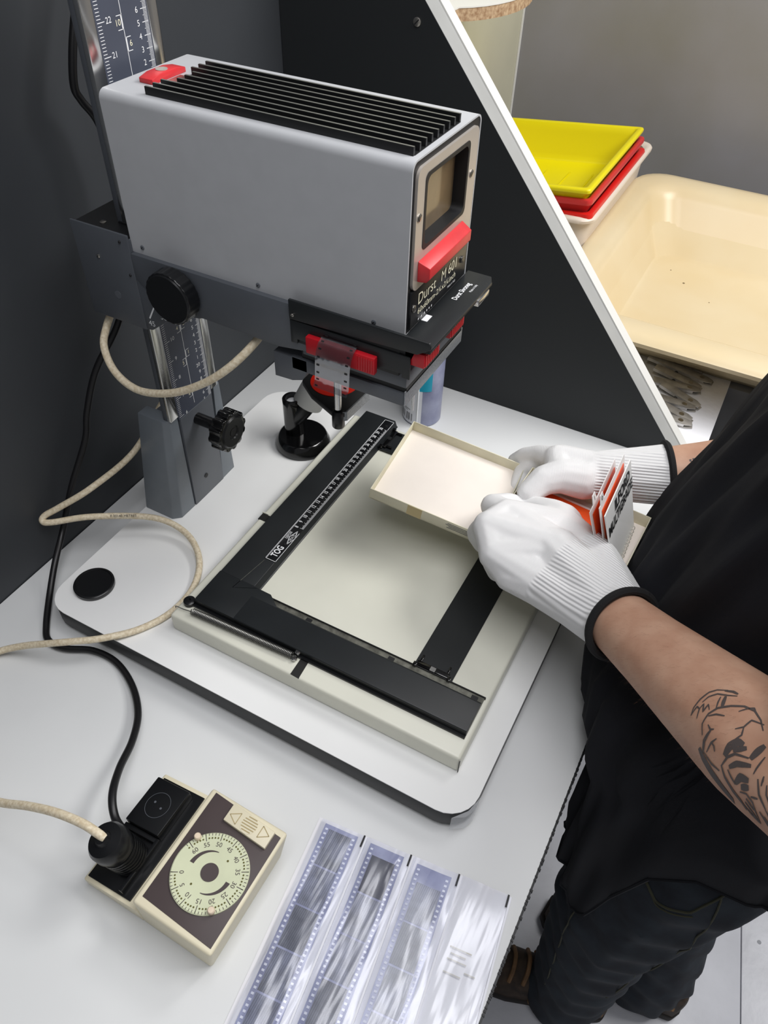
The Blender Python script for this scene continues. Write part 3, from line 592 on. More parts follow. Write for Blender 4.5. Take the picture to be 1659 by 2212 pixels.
MB().lathe([(.0080, 0), (.0080, .0004)], (dc.x, dc.y, DZ), (0, 0, 1), 32).build('dial_hub', 'timer_brown', di)
for k in range(0, 61, 5):
    a = A0 + ST * k; p = pol(.0243, a); rd = V((math.cos(math.radians(a)), math.sin(math.radians(a)), 0)); text(str(k), .0058, p, (rd.y, -rd.x, 0), (rd.x, rd.y, 0), 'timer_brown', di)
for (x, y) in ((.1268, -.3612), (.1755, -.4055)): MB().lathe([(.0028, 0), (.0032, .001), (.0032, .0045), (.0024, .0055), (0, .0057)], (x, y, DZ - .0006), (0, 0, 1), 22).build('setting_peg', 'peg_cream', di)
MB().box(.1185, .1215, -.3800, -.3794, .0566, .0568, Matrix.Translation((.1205, -.379, 0)) @ Matrix.Rotation(.5, 4, 'Z') @ Matrix.Translation((-.1195, .3797, 0))).build('index_line', 'print_cream', bd)
bu = MB().prism([(.1370, -.3372), (.1852, -.3408), (.1853, -.3240), (.1370, -.3195)], 'z', .0560, .0605).build('start_button', 'timer_cream', bd, bevel=.0008)
bm_ = MB(); ring = MB()
ring.lathe([(.0082, 0), (.0082, .0003)], (.1612, -.3304, .0605), (0, 0, 1), 28); ring.build('button_disc', 'timer_cream', bu)
for k in range(6):
    y = -.3304 - .0062 + k * .0025; h = math.sqrt(max(0, .0078 ** 2 - (y + .3304) ** 2)); bm_.add([(.1612 - h, y, .0610), (.1612 + h, y, .0610), (.1612 + h, y + .0010, .0610), (.1612 - h, y + .0010, .0610)], [(0, 1, 2, 3)])
for (cx_, s) in ((.1450, 1), (.1775, -1)):
    Q = [(cx_ - .0052 * s, -.3300), (cx_ + .0042 * s, -.3245), (cx_ + .0042 * s, -.3358)]
    for i in range(3):
        p, q = V((*Q[i], .0607)), V((*Q[(i + 1) % 3], .0607)); d = (q - p).normalized(); n = V((-d.y, d.x, 0)) * .0004; bm_.add([p + n, p - n, q - n, q + n], [(0, 1, 2, 3)])
bm_.build('button_marks', 'button_line', bu, smooth=False)
so = MB().loft([[(.040, -.4305, 0), (.110, -.4305, 0), (.110, -.321, 0), (.040, -.321, 0)], [(.0445, -.4325, .022), (.1105, -.4325, .033), (.1105, -.3165, .033), (.0440, -.3165, .022)]]).build('socket_housing', 'timer_cream', tm_, bevel=.002)
SL = Matrix.Translation((.0445, 0, .0222)) @ Matrix.Rotation(-math.atan2(.011, .066), 4, 'Y')
sd = MB().box(.003, .0555, -.4285, -.3215, 0, .0018, SL).build('socket_deck', 'plastic_black', so, bevel=.0004)
ld = MB().box(.0045, .0455, -.3745, -.3265, .0018, .0135, SL).build('socket_block', 'plastic_black', so, bevel=.0012)
rg = MB(); cR = SL @ V((.025, -.3505, .0138))
xr = (SL.to_3x3() @ V((1, 0, 0))); yr = V((0, 1, 0))
P = []
for k in range(41):
    a = 2 * math.pi * k / 40
    for r in (.0124, .0128): P.append(cR + (xr * math.cos(a) + yr * math.sin(a)) * r)
rg.add(P, [(2 * k, 2 * k + 2, 2 * k + 3, 2 * k + 1) for k in range(40)]); rg.build('socket_outline', 'stage_grey', ld, smooth=False)
for (dx, dy) in ((-.0045, .0015), (.0050, -.0015)): MB().lathe([(.0012, 0), (.0012, .0002)], cR + xr * dx + yr * dy, xr.cross(yr), 12).build('pin_hole', 'stage_grey', ld)
MB().box(.0440, .0475, -.4270, -.3760, .0018, .010, SL).build('socket_rail', 'plastic_black', so, bevel=.0004)
MB().box(.004, .0470, -.3795, -.3750, .0018, .0085, SL).build('socket_rail', 'plastic_black', so, bevel=.0004)

# ================================================================== NEGATIVE SLEEVE PAGE
th = math.radians(6.6); U = V((math.cos(th), math.sin(th), 0)); Vd = V((math.sin(th), -math.cos(th), 0)); O = V((.1985, -.2720, .0006))
SM = Matrix(((U.x, -Vd.x, 0, O.x), (U.y, -Vd.y, 0, O.y), (0, 0, 1, O.z), (0, 0, 0, 1)))   # local x along width, local y back toward the top edge
slv = thing('negative_sleeve', (.3, -.4, 0), 'clear sleeve page of negative film strips on the bench corner', 'film sleeve')
def lift(x, y): return .0016 + .0030 * math.exp(-((x - .165) / .03) ** 2 - ((y + .02) / .03) ** 2) + .0006 * math.sin(x * 130) * math.exp(y * 8)
def sheet(x0, x1, y0, y1, dz, name, m, parent, nx=24, ny=30):
    P = [SM @ V((x0 + (x1 - x0) * i / nx, y0 + (y1 - y0) * j / ny, lift(x0 + (x1 - x0) * i / nx, y0 + (y1 - y0) * j / ny) + dz)) for j in range(ny + 1) for i in range(nx + 1)]
    return MB().add(P, [(j * (nx + 1) + i, j * (nx + 1) + i + 1, (j + 1) * (nx + 1) + i + 1, (j + 1) * (nx + 1) + i) for j in range(ny) for i in range(nx)]).build(name, m, parent, ang=80)
LEN = -.245
sheet(0, .1965, LEN, 0, -.0014, 'backing_sheet', 'sleeve_paper', slv)
for c in range(4):
    xa = .004 + c * .0487
    po = sheet(xa, xa + .0465, LEN + .004, -.001, .0012, 'sleeve_pocket', 'sleeve', slv, 16, 40)
    SI = SM.inverted()
    for v in po.data.vertices:
        l = SI @ v.co; u = (l.x - xa) / .0465; v.co.z += (.0034 * math.sin(math.pi * u) + .0007 * math.sin(u * 14 + l.y * 60)) * (.55 + .45 * math.sin(l.y * 34 + c * 2)) * min(1, .25 - l.y * 40)
    MB().box(xa + .0445, xa + .0462, -.0125, -.001, lift(xa + .0445, 0) + .0012, lift(xa + .0445, 0) + .0018, SM).build('punch_slot', 'print_black', slv)
    MB().box(xa + .0466, xa + .0484, LEN, -.002, .001, .0034, SM).build('weld_seam_glint', 'perf_white', slv)  # weld between pockets, coloured white to paint in the specular streak
    if c < 3:
        f0 = xa + .0045; y1 = -.004 - .001 * c
        fb = sheet(f0, f0 + .035, LEN + .006, y1, -.0002, 'film_strip', 'film_base_sheen', slv, 4, 30)
        pfm = MB()
        n = 0; yy = y1 - .004
        while yy > LEN + .012:
            for xx in (f0 + .0018, f0 + .0304):
                zz = lift(xx, yy) + .0002
                pfm.add([SM @ V(q) for q in ((xx, yy - .0019, zz), (xx + .0026, yy - .0019, zz), (xx + .0026, yy, zz), (xx, yy, zz))], [(0, 1, 2, 3)])
            yy -= .00475
        pfm.build('perforations', 'perf_white', fb, smooth=False)['kind'] = 'stuff'
        yy = y1 - .003 - .006 * c
        k = 0
        while yy - .036 > LEN:
            sheet(f0 + .0056, f0 + .0294, yy - .0362, yy - (.0 if k else .001), .0001, 'film_frame', 'film_dark' if (k == 0 and c == 1) else ('film_frame', 'film_frame_b', 'film_frame_c')[(k * 2 + c) % 3], fb, 4, 6); yy -= .038; k += 1
for (w, y0, x0) in ((.020, -.062, .158), (.014, -.067, .160), (.018, -.072, .158), (.010, -.078, .176), (.016, -.083, .158)):
    MB().box(x0, x0 + w, y0 - .0010, y0, lift(x0, y0) + .0013, lift(x0, y0) + .0015, SM).build('embossed_print', 'wire_white', slv)

# ================================================================== FILTER BOX
LO, LB, LC = V((.0742, .168, .150)), V((.0854, .032, .150)), V((.2257, .1815, .130))
lx = (LC - LO).normalized(); ly = (LO - LB); ly = (ly - lx * ly.dot(lx)).normalized(); lz = lx.cross(ly)
LW = .152; LD = .1365; LH = .0155
LM = Matrix(((lx.x, ly.x, lz.x, LB.x), (lx.y, ly.y, lz.y, LB.y), (lx.z, ly.z, lz.z, LB.z), (0, 0, 0, 1)))   # rim plane at local z 0, origin near left corner
def tray_box(root, M, w, d, h, names=('floor_panel', 'wall_panel')):
    t = .0011
    MB().box(0, w, 0, d, -h, -h + t, M).build('bottom_card', 'card_outside', root)
    MB().box(t, w - t, t, d - t, -h + t, -h + t + .0003, M).build('lining', 'card_inside', root)
    for (a, b, c, e) in ((0, t, 0, d), (w - t, w, 0, d), (t, w - t, 0, t), (t, w - t, d - t, d)): MB().box(a, b, c, e, -h, 0, M).build('side_wall', 'card_outside', root, bevel=.0003)
lid = thing('cardboard_box', tuple(LM @ V((LW / 2, LD / 2, -LH))), 'cream cardboard box lid lying open in the gloved hands, empty', 'box')
tray_box(lid, LM, LW, LD, LH)
MB().box(.048, .066, -.0003, 0, -LH, -.0005, LM).build('tape_strip', 'tape_tan', lid)
for k, (x0, L) in enumerate(((.098, .04), (.096, .044), (.1, .034), (.098, .038))): MB().box(x0, x0 + L, -.0003, 0, -.004 - k * .0022, -.0034 - k * .0022, LM).build('printed_line', 'dark_grey_paint', lid)
# lower half of the box
bx = thing('filter_box', (.307, .098, .125), 'cream cardboard filter box held by the gloved hands, filters inside', 'box')
BM = Matrix.Translation((.2300, .0395, .150)) @ Matrix.Rotation(math.radians(-3), 4, 'Z') @ Matrix.Rotation(math.radians(2), 4, 'Y')
tray_box(bx, BM, .148, .122, .018)
fl_ = thing('filter_sheet', tuple(BM @ V((.05, .06, -.01))), 'orange contrast filter lying flat in the open filter box', 'filter', 'orange contrast filters')
MB().box(.022, .122, .020, .108, -.0125, -.0117, BM).build('filter_card', 'card_white', fl_); MB().box(.026, .118, .024, .104, -.0117, -.0110, BM).build('filter_gel', 'orange_filter', fl_)
text('4', .009, BM @ V((.026, .105, -.0108)), BM.to_3x3() @ V((0, 1, 0)), BM.to_3x3() @ V((-1, 0, 0)), 'print_black', fl_)
def card(base0, base1, top0, top1, thick, name, m, parent):
    n = ((V(base1) - V(base0)).cross(V(top0) - V(base0))).normalized() * thick
    P = [V(base0), V(base1), V(top1), V(top0)]; return MB().add([p for p in P] + [p + n for p in P], [(0, 1, 2, 3), (7, 6, 5, 4), (0, 4, 5, 1), (1, 5, 6, 2), (2, 6, 7, 3), (3, 7, 4, 0)]).build(name, m, parent, smooth=False)
b0, b1_, t0, t1 = V((.3705, .0545, .139)), V((.3685, .137, .139)), V((.3435, .0385, .229)), V((.3425, .1305, .233))
ic = thing('filter_folder', tuple((b0 + b1_) / 2), 'white printed filter folder card standing up in the box', 'card')
card(b0, b1_, t0, t1, .0012, 'folder_card', 'card_white', ic)
fxd = (t1 - t0).normalized(); fyd = ((t0 - b0) - fxd * (t0 - b0).dot(fxd)).normalized(); fn = fxd.cross(fyd)
if fn.x < 0: fn = -fn
text('ILFORD', .0185, t0 * .38 + t1 * .62 - fyd * .013 + fn * .0016, fxd, fyd, 'print_black', ic, bold=.0006, sx=.86)
text('MULTIGRADE', .0175, t0 * .47 + t1 * .53 - fyd * .0295 + fn * .0016, fxd, fyd, 'print_black', ic, bold=.0006, sx=.80)
for k in range(13):
    p = b0.lerp(b1_, (k + .7) / 14) + fyd * .004
    MB().tube([p + fn * .0022 + fyd * .004, p + fn * .0042 + fyd * .001, p + fn * .003 - fyd * .003, p - fn * .001 - fyd * .003], .00055, 6, 3).build('binding_ring', 'wire_white', ic)
for i, (off, hl, lab, grp) in enumerate(((-.0075, .012, 'orange contrast filter standing upright behind the white printed card', 0), (-.0150, .002, 'tabbed orange filter leaning upright, farthest from the printed card', 0))):
    o_ = V((off, 0, 0)); oc = thing('filter_sheet', tuple((b0 + b1_) / 2 + o_), lab, 'filter', 'orange contrast filters')
    ht = V((0, 0, -.008 + hl)); a0, a1, c0_, c1_ = b0 + o_, b1_ + o_, t0 + o_ + ht + V((0, .004, 0)), t1 + o_ + ht
    card(a0, a1, c0_, c1_, .0007, 'filter_card', 'card_white', oc)
    sft = fn * .0010
    q = lambda s, t: (a0.lerp(a1, s)).lerp(c0_.lerp(c1_, s), t)
    for sg in (1, -1): card(q(.06, .06) + sft * sg, q(.94, .06) + sft * sg, q(.06, .92) + sft * sg, q(.94, .92) + sft * sg, .0004, 'filter_gel', 'orange_filter', oc)
    tabc = q((.12, .20)[i], 1.0); up = (c0_ - a0).normalized(); al = (c1_ - c0_).normalized()
    card(tabc - al * .006, tabc + al * .006, tabc - al * .004 + up * .011, tabc + al * .004 + up * .011, .0007, 'index_tab', 'card_white', oc)
    text('01'[i], .008, tabc + up * .005 + fn * .0010, al, up, 'print_black', oc)

# ================================================================== PERSON
def blob(name, caps, voxel, m, parent, smooth=6, fac=.5, extra=None):
    bm = bmesh.new()
    for (p0, r0, p1, r1) in caps:
        tmp = bmesh.new()
        for (p, r) in ((p0, r0), (p1, r1)):
            s = r if isinstance(r, (tuple, list)) else (r, r, r)
            bmesh.ops.create_icosphere(tmp, subdivisions=2, radius=1, matrix=Matrix.Translation(p) @ Matrix.Diagonal((*s, 1)))
        res = bmesh.ops.convex_hull(tmp, input=tmp.verts)
        bmesh.ops.delete(tmp, geom=[v for v in tmp.verts if not v.link_faces], context='VERTS')
        me_ = bpy.data.meshes.new('t'); tmp.to_mesh(me_); tmp.free(); bm.from_mesh(me_); bpy.data.meshes.remove(me_)
    me = bpy.data.meshes.new(name); bm.to_mesh(me); bm.free()
    o = bpy.data.objects.new('t_', me); COL.objects.link(o)
    r = o.modifiers.new('r', 'REMESH'); r.mode = 'VOXEL'; r.voxel_size = voxel
    if smooth: s = o.modifiers.new('s', 'SMOOTH'); s.iterations = smooth; s.factor = fac
    dg = bpy.context.evaluated_depsgraph_get(); dg.update()
    out = bpy.data.meshes.new_from_object(o.evaluated_get(dg)); out.name = name
    bpy.data.objects.remove(o); bpy.data.meshes.remove(me)
    if extra: extra(out)
    return link(name, out, m, parent, True, 180)
pe = thing('person', (.56, .08, FZ), 'person in black t-shirt, dark jeans and white gloves holding a filter box', 'person')
# joints
SHL, SHR = V((.61, -.10, .475)), V((.61, .27, .475))
ELL, WRL = V((.5600, -.1970, .275)), V((.3880, -.0290, .172))
ELR, WRR = V((.5900, .3000, .215)), V((.3690, .1960, .170))
HIPL, HIPR = V((.555, -.005, -.12)), V((.57, .17, -.12))
KNL, ANL = V((.535, -.03, -.48)), V((.545, -.030, -.83)); KNR, ANR = V((.615, .10, -.48)), V((.668, .062, -.83))
NECK, HEADC = V((.615, .085, .56)), V((.585, .085, .70))
caps = [(V((.56, .08, -.10)), (.11, .16, .09), V((.555, .08, .12)), (.125, .155, .1)), (V((.555, .08, .12)), (.125, .155, .1), V((.60, .085, .40)), (.10, .165, .10)),
        (SHL, .058, V((.61, .085, .46)), .07), (SHR, .058, V((.61, .085, .46)), .07),
        (V((.61, .085, .46)), .07, NECK, .057), (NECK, .056, V((.6, .085, .63)), .056),
        (HEADC, (.088, .072, .105), HEADC + V((-.012, 0, -.045)), (.078, .062, .075)),
        (HEADC + V((-.09, 0, .005)), .009, HEADC + V((-.106, 0, -.022)), .0135), (HEADC + V((-.088, 0, -.058)), (.010, .022, .005), HEADC + V((-.087, 0, -.066)), (.010, .020, .005)),
        (HEADC + V((.008, .074, .0)), (.014, .008, .026), HEADC + V((.004, .072, -.02)), (.010, .008, .016)), (HEADC + V((.008, -.074, .0)), (.014, .008, .026), HEADC + V((.004, -.072, -.02)), (.010, .008, .016)),
        (SHL, .058, ELL, .046), (SHR, .058, ELR, .046),
        (HIPL, .092, KNL, .058), (KNL, .056, ANL, .036), (HIPR, .092, KNR, .058), (KNR, .056, ANR, .036),
        (ANL, .036, ANL + V((-.10, .0, -.045)), .022), (ANR, .036, ANR + V((-.10, 0, -.045)), .022)]
for (E_, W_) in ((ELL, WRL), (ELR, WRR)):
    q1 = E_.lerp(W_, .28); q2 = E_.lerp(W_, .75)
    caps += [(E_, .0445, q1, .0475), (q1, .0475, q2, .036), (q2, .036, W_, .032), (W_, .032, W_ + (W_ - E_).normalized() * .03, .029)]
body = blob('body', caps, .005, 'skin', pe, 8)
for s in (-1, 1):
    e = MB().lathe([(.0001, -.010), (.007, -.007), (.010, 0), (.007, .007), (.0001, .010)], HEADC + V((-.071, s * .030, .004)), (-1, 0, 0), 16).build('eye', 'eye_white', pe)
    MB().lathe([(.005, 0), (.005, .0012), (0, .0016)], HEADC + V((-.0800, s * .030, .004)), (-1, 0, 0), 16).build('iris', 'iris_brown', e)
blob('hair', [(HEADC + V((.012, 0, .035)), (.092, .080, .088), HEADC + V((.035, 0, -.01)), (.068, .074, .08))], .008, 'hair_dark', pe, 3)
# tattoo on the near forearm, drawn in the arm's own (along, across) frame and laid onto the skin
fa = (WRL - ELL).normalized(); fup = V((-.163, -.595, .787)); fup = (fup - fa * fup.dot(fa)).normalized(); fs_ = fa.cross(fup)
dgm = BVHTree.FromPolygons([v.co for v in body.data.vertices], [tuple(p.vertices) for p in body.data.polygons])
def on_arm(u, w):       # u metres from elbow towards wrist, w metres across
    p = ELL + fa * u + fs_ * w + fup * .12; h = dgm.ray_cast(p, -fup)
    return (h[0] + h[1] * .0004, h[1]) if h[0] else (ELL + fa * u + fs_ * w + fup * .02, fup)
TAT = [(0.0006,[(0.0938,-0.0173),(0.0953,-0.0116),(0.0955,-0.0036),(0.0943,0.0047),(0.0915,0.0097),(0.0852,0.0146)]),(0.0014,[(0.0868,0.0128),(0.0816,0.0161),(0.0772,0.017)]),(0.0006,[(0.0761,0.0156),(0.082,0.0114),(0.0884,0.0076),(0.0915,0.002),(0.0922,-0.0042)]),(0.0006,[(0.0938,-0.0173),(0.0933,-0.0091),(0.0904,-0.0093),(0.0875,-0.0158)]),(0.0006,[(0.0904,-0.0093),(0.0903,-0.0043),(0.0864,-0.0093),(0.0869,-0.0024),(0.0831,-0.005)]),(0.0021,[(0.0821,0.0101),(0.0794,0.0059),(0.0765,0.0019)]),(0.0008,[(0.0845,0.0075),(0.0825,0.0035),(0.0797,-0.001)]),(0.0012,[(0.0768,-0.0222),(0.0808,-0.0159),(0.0814,-0.0076),(0.0789,-0.0),(0.0727,0.0072),(0.0655,0.0131),(0.058,0.0152),(0.0496,0.0129),(0.0423,0.0084)]),(0.001,[(0.0803,-0.0088),(0.0763,-0.0042),(0.0703,-0.001)]),(0.0008,[(0.065,0.0077),(0.0626,0.0134),(0.0601,0.0165),(0.0551,0.0141)]),(0.0008,[(0.0453,0.0119),(0.0535,0.0089),(0.0537,0.0019),(0.0575,-0.0031)]),(0.0008,[(0.0537,0.0019),(0.0509,-0.0033),(0.0527,-0.0095)]),(0.0019,[(0.0717,-0.0312),(0.0735,-0.0244),(0.0716,-0.0154)]),(0.0008,[(0.0685,-0.0293),(0.0669,-0.0216),(0.0641,-0.0169)]),(0.0005,[(0.0761,-0.0136),(0.0721,-0.015),(0.0698,-0.0131)]),(0.0005,[(0.0673,-0.0212),(0.0638,-0.0221),(0.0617,-0.0247)]),(0.0036,[(0.0766,-0.0308),(0.0713,-0.0341),(0.0621,-0.0378),(0.0527,-0.0402),(0.0423,-0.0421)]),(0.0006,[(0.0715,-0.0306),(0.0619,-0.033),(0.0537,-0.0327)]),(0.0044,[(0.053,-0.022),(0.0524,-0.0146),(0.0497,-0.0085),(0.045,-0.0074)]),(0.0028,[(0.0487,-0.0151),(0.0419,-0.0077)]),(0.0013,[(0.053,-0.0285),(0.0505,-0.0213),(0.0462,-0.016),(0.0363,-0.0118)]),(0.0028,[(0.0468,-0.0257),(0.042,-0.0202),(0.032,-0.0147)]),(0.0015,[(0.0534,-0.0285),(0.0483,-0.0331),(0.0401,-0.0363),(0.0321,-0.0379),(0.0285,-0.0396)]),(0.0009,[(0.0473,-0.0277),(0.0431,-0.0299),(0.0381,-0.0317)]),(0.0036,[(0.0384,-0.0309),(0.0361,-0.0254),(0.0293,-0.0233)]),(0.0031,[(0.0335,-0.0302),(0.0276,-0.0269)]),(0.0008,[(0.0321,-0.0379),(0.0243,-0.0394),(0.016,-0.0394),(0.0217,-0.0325),(0.028,-0.0311),(0.0336,-0.0333)]),(0.0005,[(0.0285,-0.036),(0.019,-0.0387)]),(0.0005,[(0.0277,-0.0337),(0.0204,-0.0357)]),(0.0009,[(0.0242,-0.0304),(0.0188,-0.0282)]),(0.0036,[(0.0351,-0.0115),(0.0346,-0.0043),(0.0337,0.0016)]),(0.001,[(0.0278,-0.0175),(0.028,-0.0111),(0.0283,-0.004)]),(0.0012,[(0.0235,-0.018),(0.0189,-0.0254),(0.0112,-0.0297)]),(0.0008,[(0.0208,-0.014),(0.0194,-0.02)]),(0.0021,[(0.0206,-0.0165),(0.0195,-0.0161)]),(0.0008,[(0.0155,-0.0338),(0.0057,-0.0372),(-0.0033,-0.0386)]),(0.0008,[(0.0114,-0.0298),(0.0052,-0.0325),(-0.0006,-0.0346)]),(0.0006,[(0.0114,-0.0343),(0.0056,-0.0358),(-0.0025,-0.0363)]),(0.0009,[(0.0162,-0.017),(0.0138,-0.0221),(0.0087,-0.0259)])]
tmb = MB()
for (w, pts) in TAT:
    d = lerp_path(pts, 5); L = []
    for i, (u, v) in enumerate(d):
        a, b = d[max(i - 1, 0)], d[min(i + 1, len(d) - 1)]; t = V((b[0] - a[0], b[1] - a[1])).normalized(); n = V((-t.y, t.x)) * max(w * 1.35, .0013) / 2 * (.45 + .55 * math.sin(math.pi * min(1, max(0, (i + 1) / (len(d) + 1)))))
        L += [on_arm(u + n.x, v + n.y)[0], on_arm(u - n.x, v - n.y)[0]]
    tmb.add(L, [(2 * i, 2 * i + 2, 2 * i + 3, 2 * i + 1) for i in range(len(d) - 1)])
tmb.build('tattoo', 'tattoo_ink', body, smooth=False)
# arm hair
hm = MB(); random.seed(3)
for k in range(750):
    u = random.uniform(.05, .235); w = random.uniform(-.042, .042); p, n = on_arm(u, w)
    if (p - (ELL + fa * u)).length > .07: continue
    d = (-fs_ * random.uniform(.2, 1) + fa * random.uniform(-.3, .8) + n * .35).normalized(); L = random.uniform(.003, .007); sd_ = d.cross(n).normalized() * .00004
    hm.add([p - sd_, p + sd_, p + d * L + n * .001], [(0, 1, 2)])
ho = hm.build('arm_hair', 'arm_hair', body, smooth=False); ho['kind'] = 'stuff'
# small tattoo on the far wrist
fb_ = (WRR - ELR).normalized(); up2 = V((-.3, -.45, .85)); up2 = (up2 - fb_ * up2.dot(fb_)).normalized(); s2 = fb_.cross(up2); tmb = MB()
for k in range(9):
    u = .186 + k * .0034; pts = []
    for w in (-.002 - .001 * (k % 2), .004 + .001 * (k % 3)):
        for du in (0, .0022):
            h = dgm.ray_cast(ELR + fb_ * (u + du) + s2 * (-w - .004) + up2 * .12, -up2); pts.append(h[0] + h[1] * .0004 if h[0] else ELR)
    tmb.add(pts, [(0, 1, 3, 2)])
tmb.build('tattoo', 'tattoo_ink', body, smooth=False)

# gloves
def glove(name, caps, W0, E_, ribm, side, vox=.0022):
    g = blob(name, caps, vox, ribm, pe, 5)
    d = (E_ - W0).normalized()
    return g
def rib_mat(name, wr, ax, L, ydir):
    m = mat(name, (228, 228, 228), .85); nt = m.node_tree; b = nt.nodes['Principled BSDF']
    tc = nt.nodes.new('ShaderNodeTexCoord')
    # coordinate along the hand and around it
    def dotn(vec, off):
        s = nt.nodes.new('ShaderNodeVectorMath'); s.operation = 'DOT_PRODUCT'; s.inputs[1].default_value = vec; nt.links.new(tc.outputs['Object'], s.inputs[0])
        a = nt.nodes.new('ShaderNodeMath'); a.operation = 'SUBTRACT'; a.inputs[1].default_value = off; nt.links.new(s.outputs['Value'], a.inputs[0]); return a.outputs[0]
    al = dotn(ax, wr.dot(ax)); ac = dotn(ydir, wr.dot(ydir))
    w1 = nt.nodes.new('ShaderNodeMath'); w1.operation = 'MULTIPLY'; w1.inputs[1].default_value = 2 * math.pi / .0034; nt.links.new(ac, w1.inputs[0])
    s1 = nt.nodes.new('ShaderNodeMath'); s1.operation = 'SINE'; nt.links.new(w1.outputs[0], s1.inputs[0])
    msk = nt.nodes.new('ShaderNodeMapRange'); msk.inputs['From Min'].default_value = L; msk.inputs['From Max'].default_value = L - .006; nt.links.new(al, msk.inputs['Value'])
    m1 = nt.nodes.new('ShaderNodeMath'); m1.operation = 'MULTIPLY'; nt.links.new(s1.outputs[0], m1.inputs[0]); nt.links.new(msk.outputs[0], m1.inputs[1])
    w2 = nt.nodes.new('ShaderNodeMath'); w2.operation = 'MULTIPLY'; w2.inputs[1].default_value = 2 * math.pi / .0011; nt.links.new(al, w2.inputs[0])
    s2 = nt.nodes.new('ShaderNodeMath'); s2.operation = 'SINE'; nt.links.new(w2.outputs[0], s2.inputs[0])
    inv = nt.nodes.new('ShaderNodeMath'); inv.operation = 'SUBTRACT'; inv.inputs[0].default_value = 1; nt.links.new(msk.outputs[0], inv.inputs[1])
    m2 = nt.nodes.new('ShaderNodeMath'); m2.operation = 'MULTIPLY'; nt.links.new(s2.outputs[0], m2.inputs[0]); nt.links.new(inv.outputs[0], m2.inputs[1])
    m3 = nt.nodes.new('ShaderNodeMath'); m3.operation = 'MULTIPLY'; m3.inputs[1].default_value = .10; nt.links.new(m2.outputs[0], m3.inputs[0])
    ad = nt.nodes.new('ShaderNodeMath'); ad.operation = 'ADD'; nt.links.new(m1.outputs[0], ad.inputs[0]); nt.links.new(m3.outputs[0], ad.inputs[1])
    bp = nt.nodes.new('ShaderNodeBump'); bp.inputs['Strength'].default_value = .55; bp.inputs['Distance'].default_value = .0008
    nt.links.new(ad.outputs[0], bp.inputs['Height']); nt.links.new(bp.outputs[0], b.inputs['Normal'])
axL = (V((.2833, .012, .172)) - WRL).normalized(); ydL = V((.55, .80, .1)); ydL = (ydL - axL * ydL.dot(axL)).normalized()
rib_mat('glove_knit_near', WRL, axL, .082, ydL)
axR = (V((.285, .165, .168)) - WRR).normalized(); ydR = V((-.35, .55, .75)); ydR = (ydR - axR * ydR.dot(axR)).normalized()
rib_mat('glove_knit_far', WRR, axR, .072, ydR)
# near (left) hand: a loose fist, back of the hand up, fingers folded under the box, thumb against its edge
def cutter(c, d):
    def f(me):
        bm = bmesh.new(); bm.from_mesh(me)
        bmesh.ops.bisect_plane(bm, geom=bm.verts[:] + bm.edges[:] + bm.faces[:], plane_co=c, plane_no=d, clear_outer=True); bm.to_mesh(me); bm.free()
    return f
def hem(c, axd, r, parent):
    axd = axd.normalized(); u = axd.orthogonal().normalized(); w = axd.cross(u); n = 48
    MB().tube([c + (u * math.cos(2 * math.pi * k / n) + w * math.sin(2 * math.pi * k / n)) * r for k in range(n + 1)], .0040, 8, 1, False, False).build('cuff_hem', 'hem_black', parent)
def finger(p, rs): return [(V(p[i]), rs[i], V(p[i + 1]), rs[i + 1]) for i in range(len(p) - 1)]
fo = (ELL - WRL).normalized(); wr = V((.3150, .0255, .170))
M1, M2, M3, M4 = V((.2440, .0560, .166)), V((.2350, .0250, .169)), V((.2540, -.0020, .163)), V((.2770, -.0135, .154))
wA, wB, wC, cA, cB = V((.3120, -.0110, .158)), V((.3060, .0680, .162)), V((.3090, .0230, .170)), V((.3490, -.0240, .165)), V((.3480, .0380, .168))
capsL = [(WRL + fo * .03, .0370, WRL, .0365), (WRL, .0360, cA, .0260), (WRL, .0360, cB, .0250), (cA, .0260, cB, .0250), (cA, .0260, wA, .0255), (cB, .0250, wB, .0235), (wA, .0255, wB, .0235), (WRL, .034, wC, .0290), (cA, .0255, wB, .0235), (cB, .025, wA, .0255), (wA, .0255, M4, .0175), (wA, .0255, M3, .0185), (wC, .0280, M2, .0190), (wC, .0270, M3, .0185), (wB, .0235, M1, .0180), (wC, .027, M1, .0180), (wA, .0255, M2, .0180), (wB, .0235, M2, .0180), (M1, .0178, M2, .0182), (M2, .0182, M3, .0178), (M3, .0178, M4, .0165)]
capsL += finger([M1, (.2225, .0690, .157), (.2330, .0915, .147), (.2490, .1035, .141)], (.0170, .0145, .0128, .0105))
capsL += finger([M2, (.2235, .0330, .146), (.2270, .0410, .124), (.2460, .0450, .1130)], (.0175, .0150, .0122, .0100))
capsL += finger([M3, (.2520, .0100, .136), (.2550, .0160, .116), (.2730, .0230, .1080)], (.0170, .0135, .0112, .0096))
capsL += finger([M4, (.2820, .0050, .128), (.2860, .0100, .112), (.3000, .0160, .1070)], (.0158, .0118, .0102, .0088))
capsL += finger([wB, (.3000, .0800, .161), (.2860, .0900, .157), (.2680, .0980, .150), (.2550, .1010, .145)], (.0235, .0215, .0180, .0145, .0110))
gl = blob('glove', capsL, .0020, 'glove_knit_near', pe, 6, extra=cutter(WRL + fo * .012, fo))
hem(WRL + fo * .014, fo, .0362, gl)
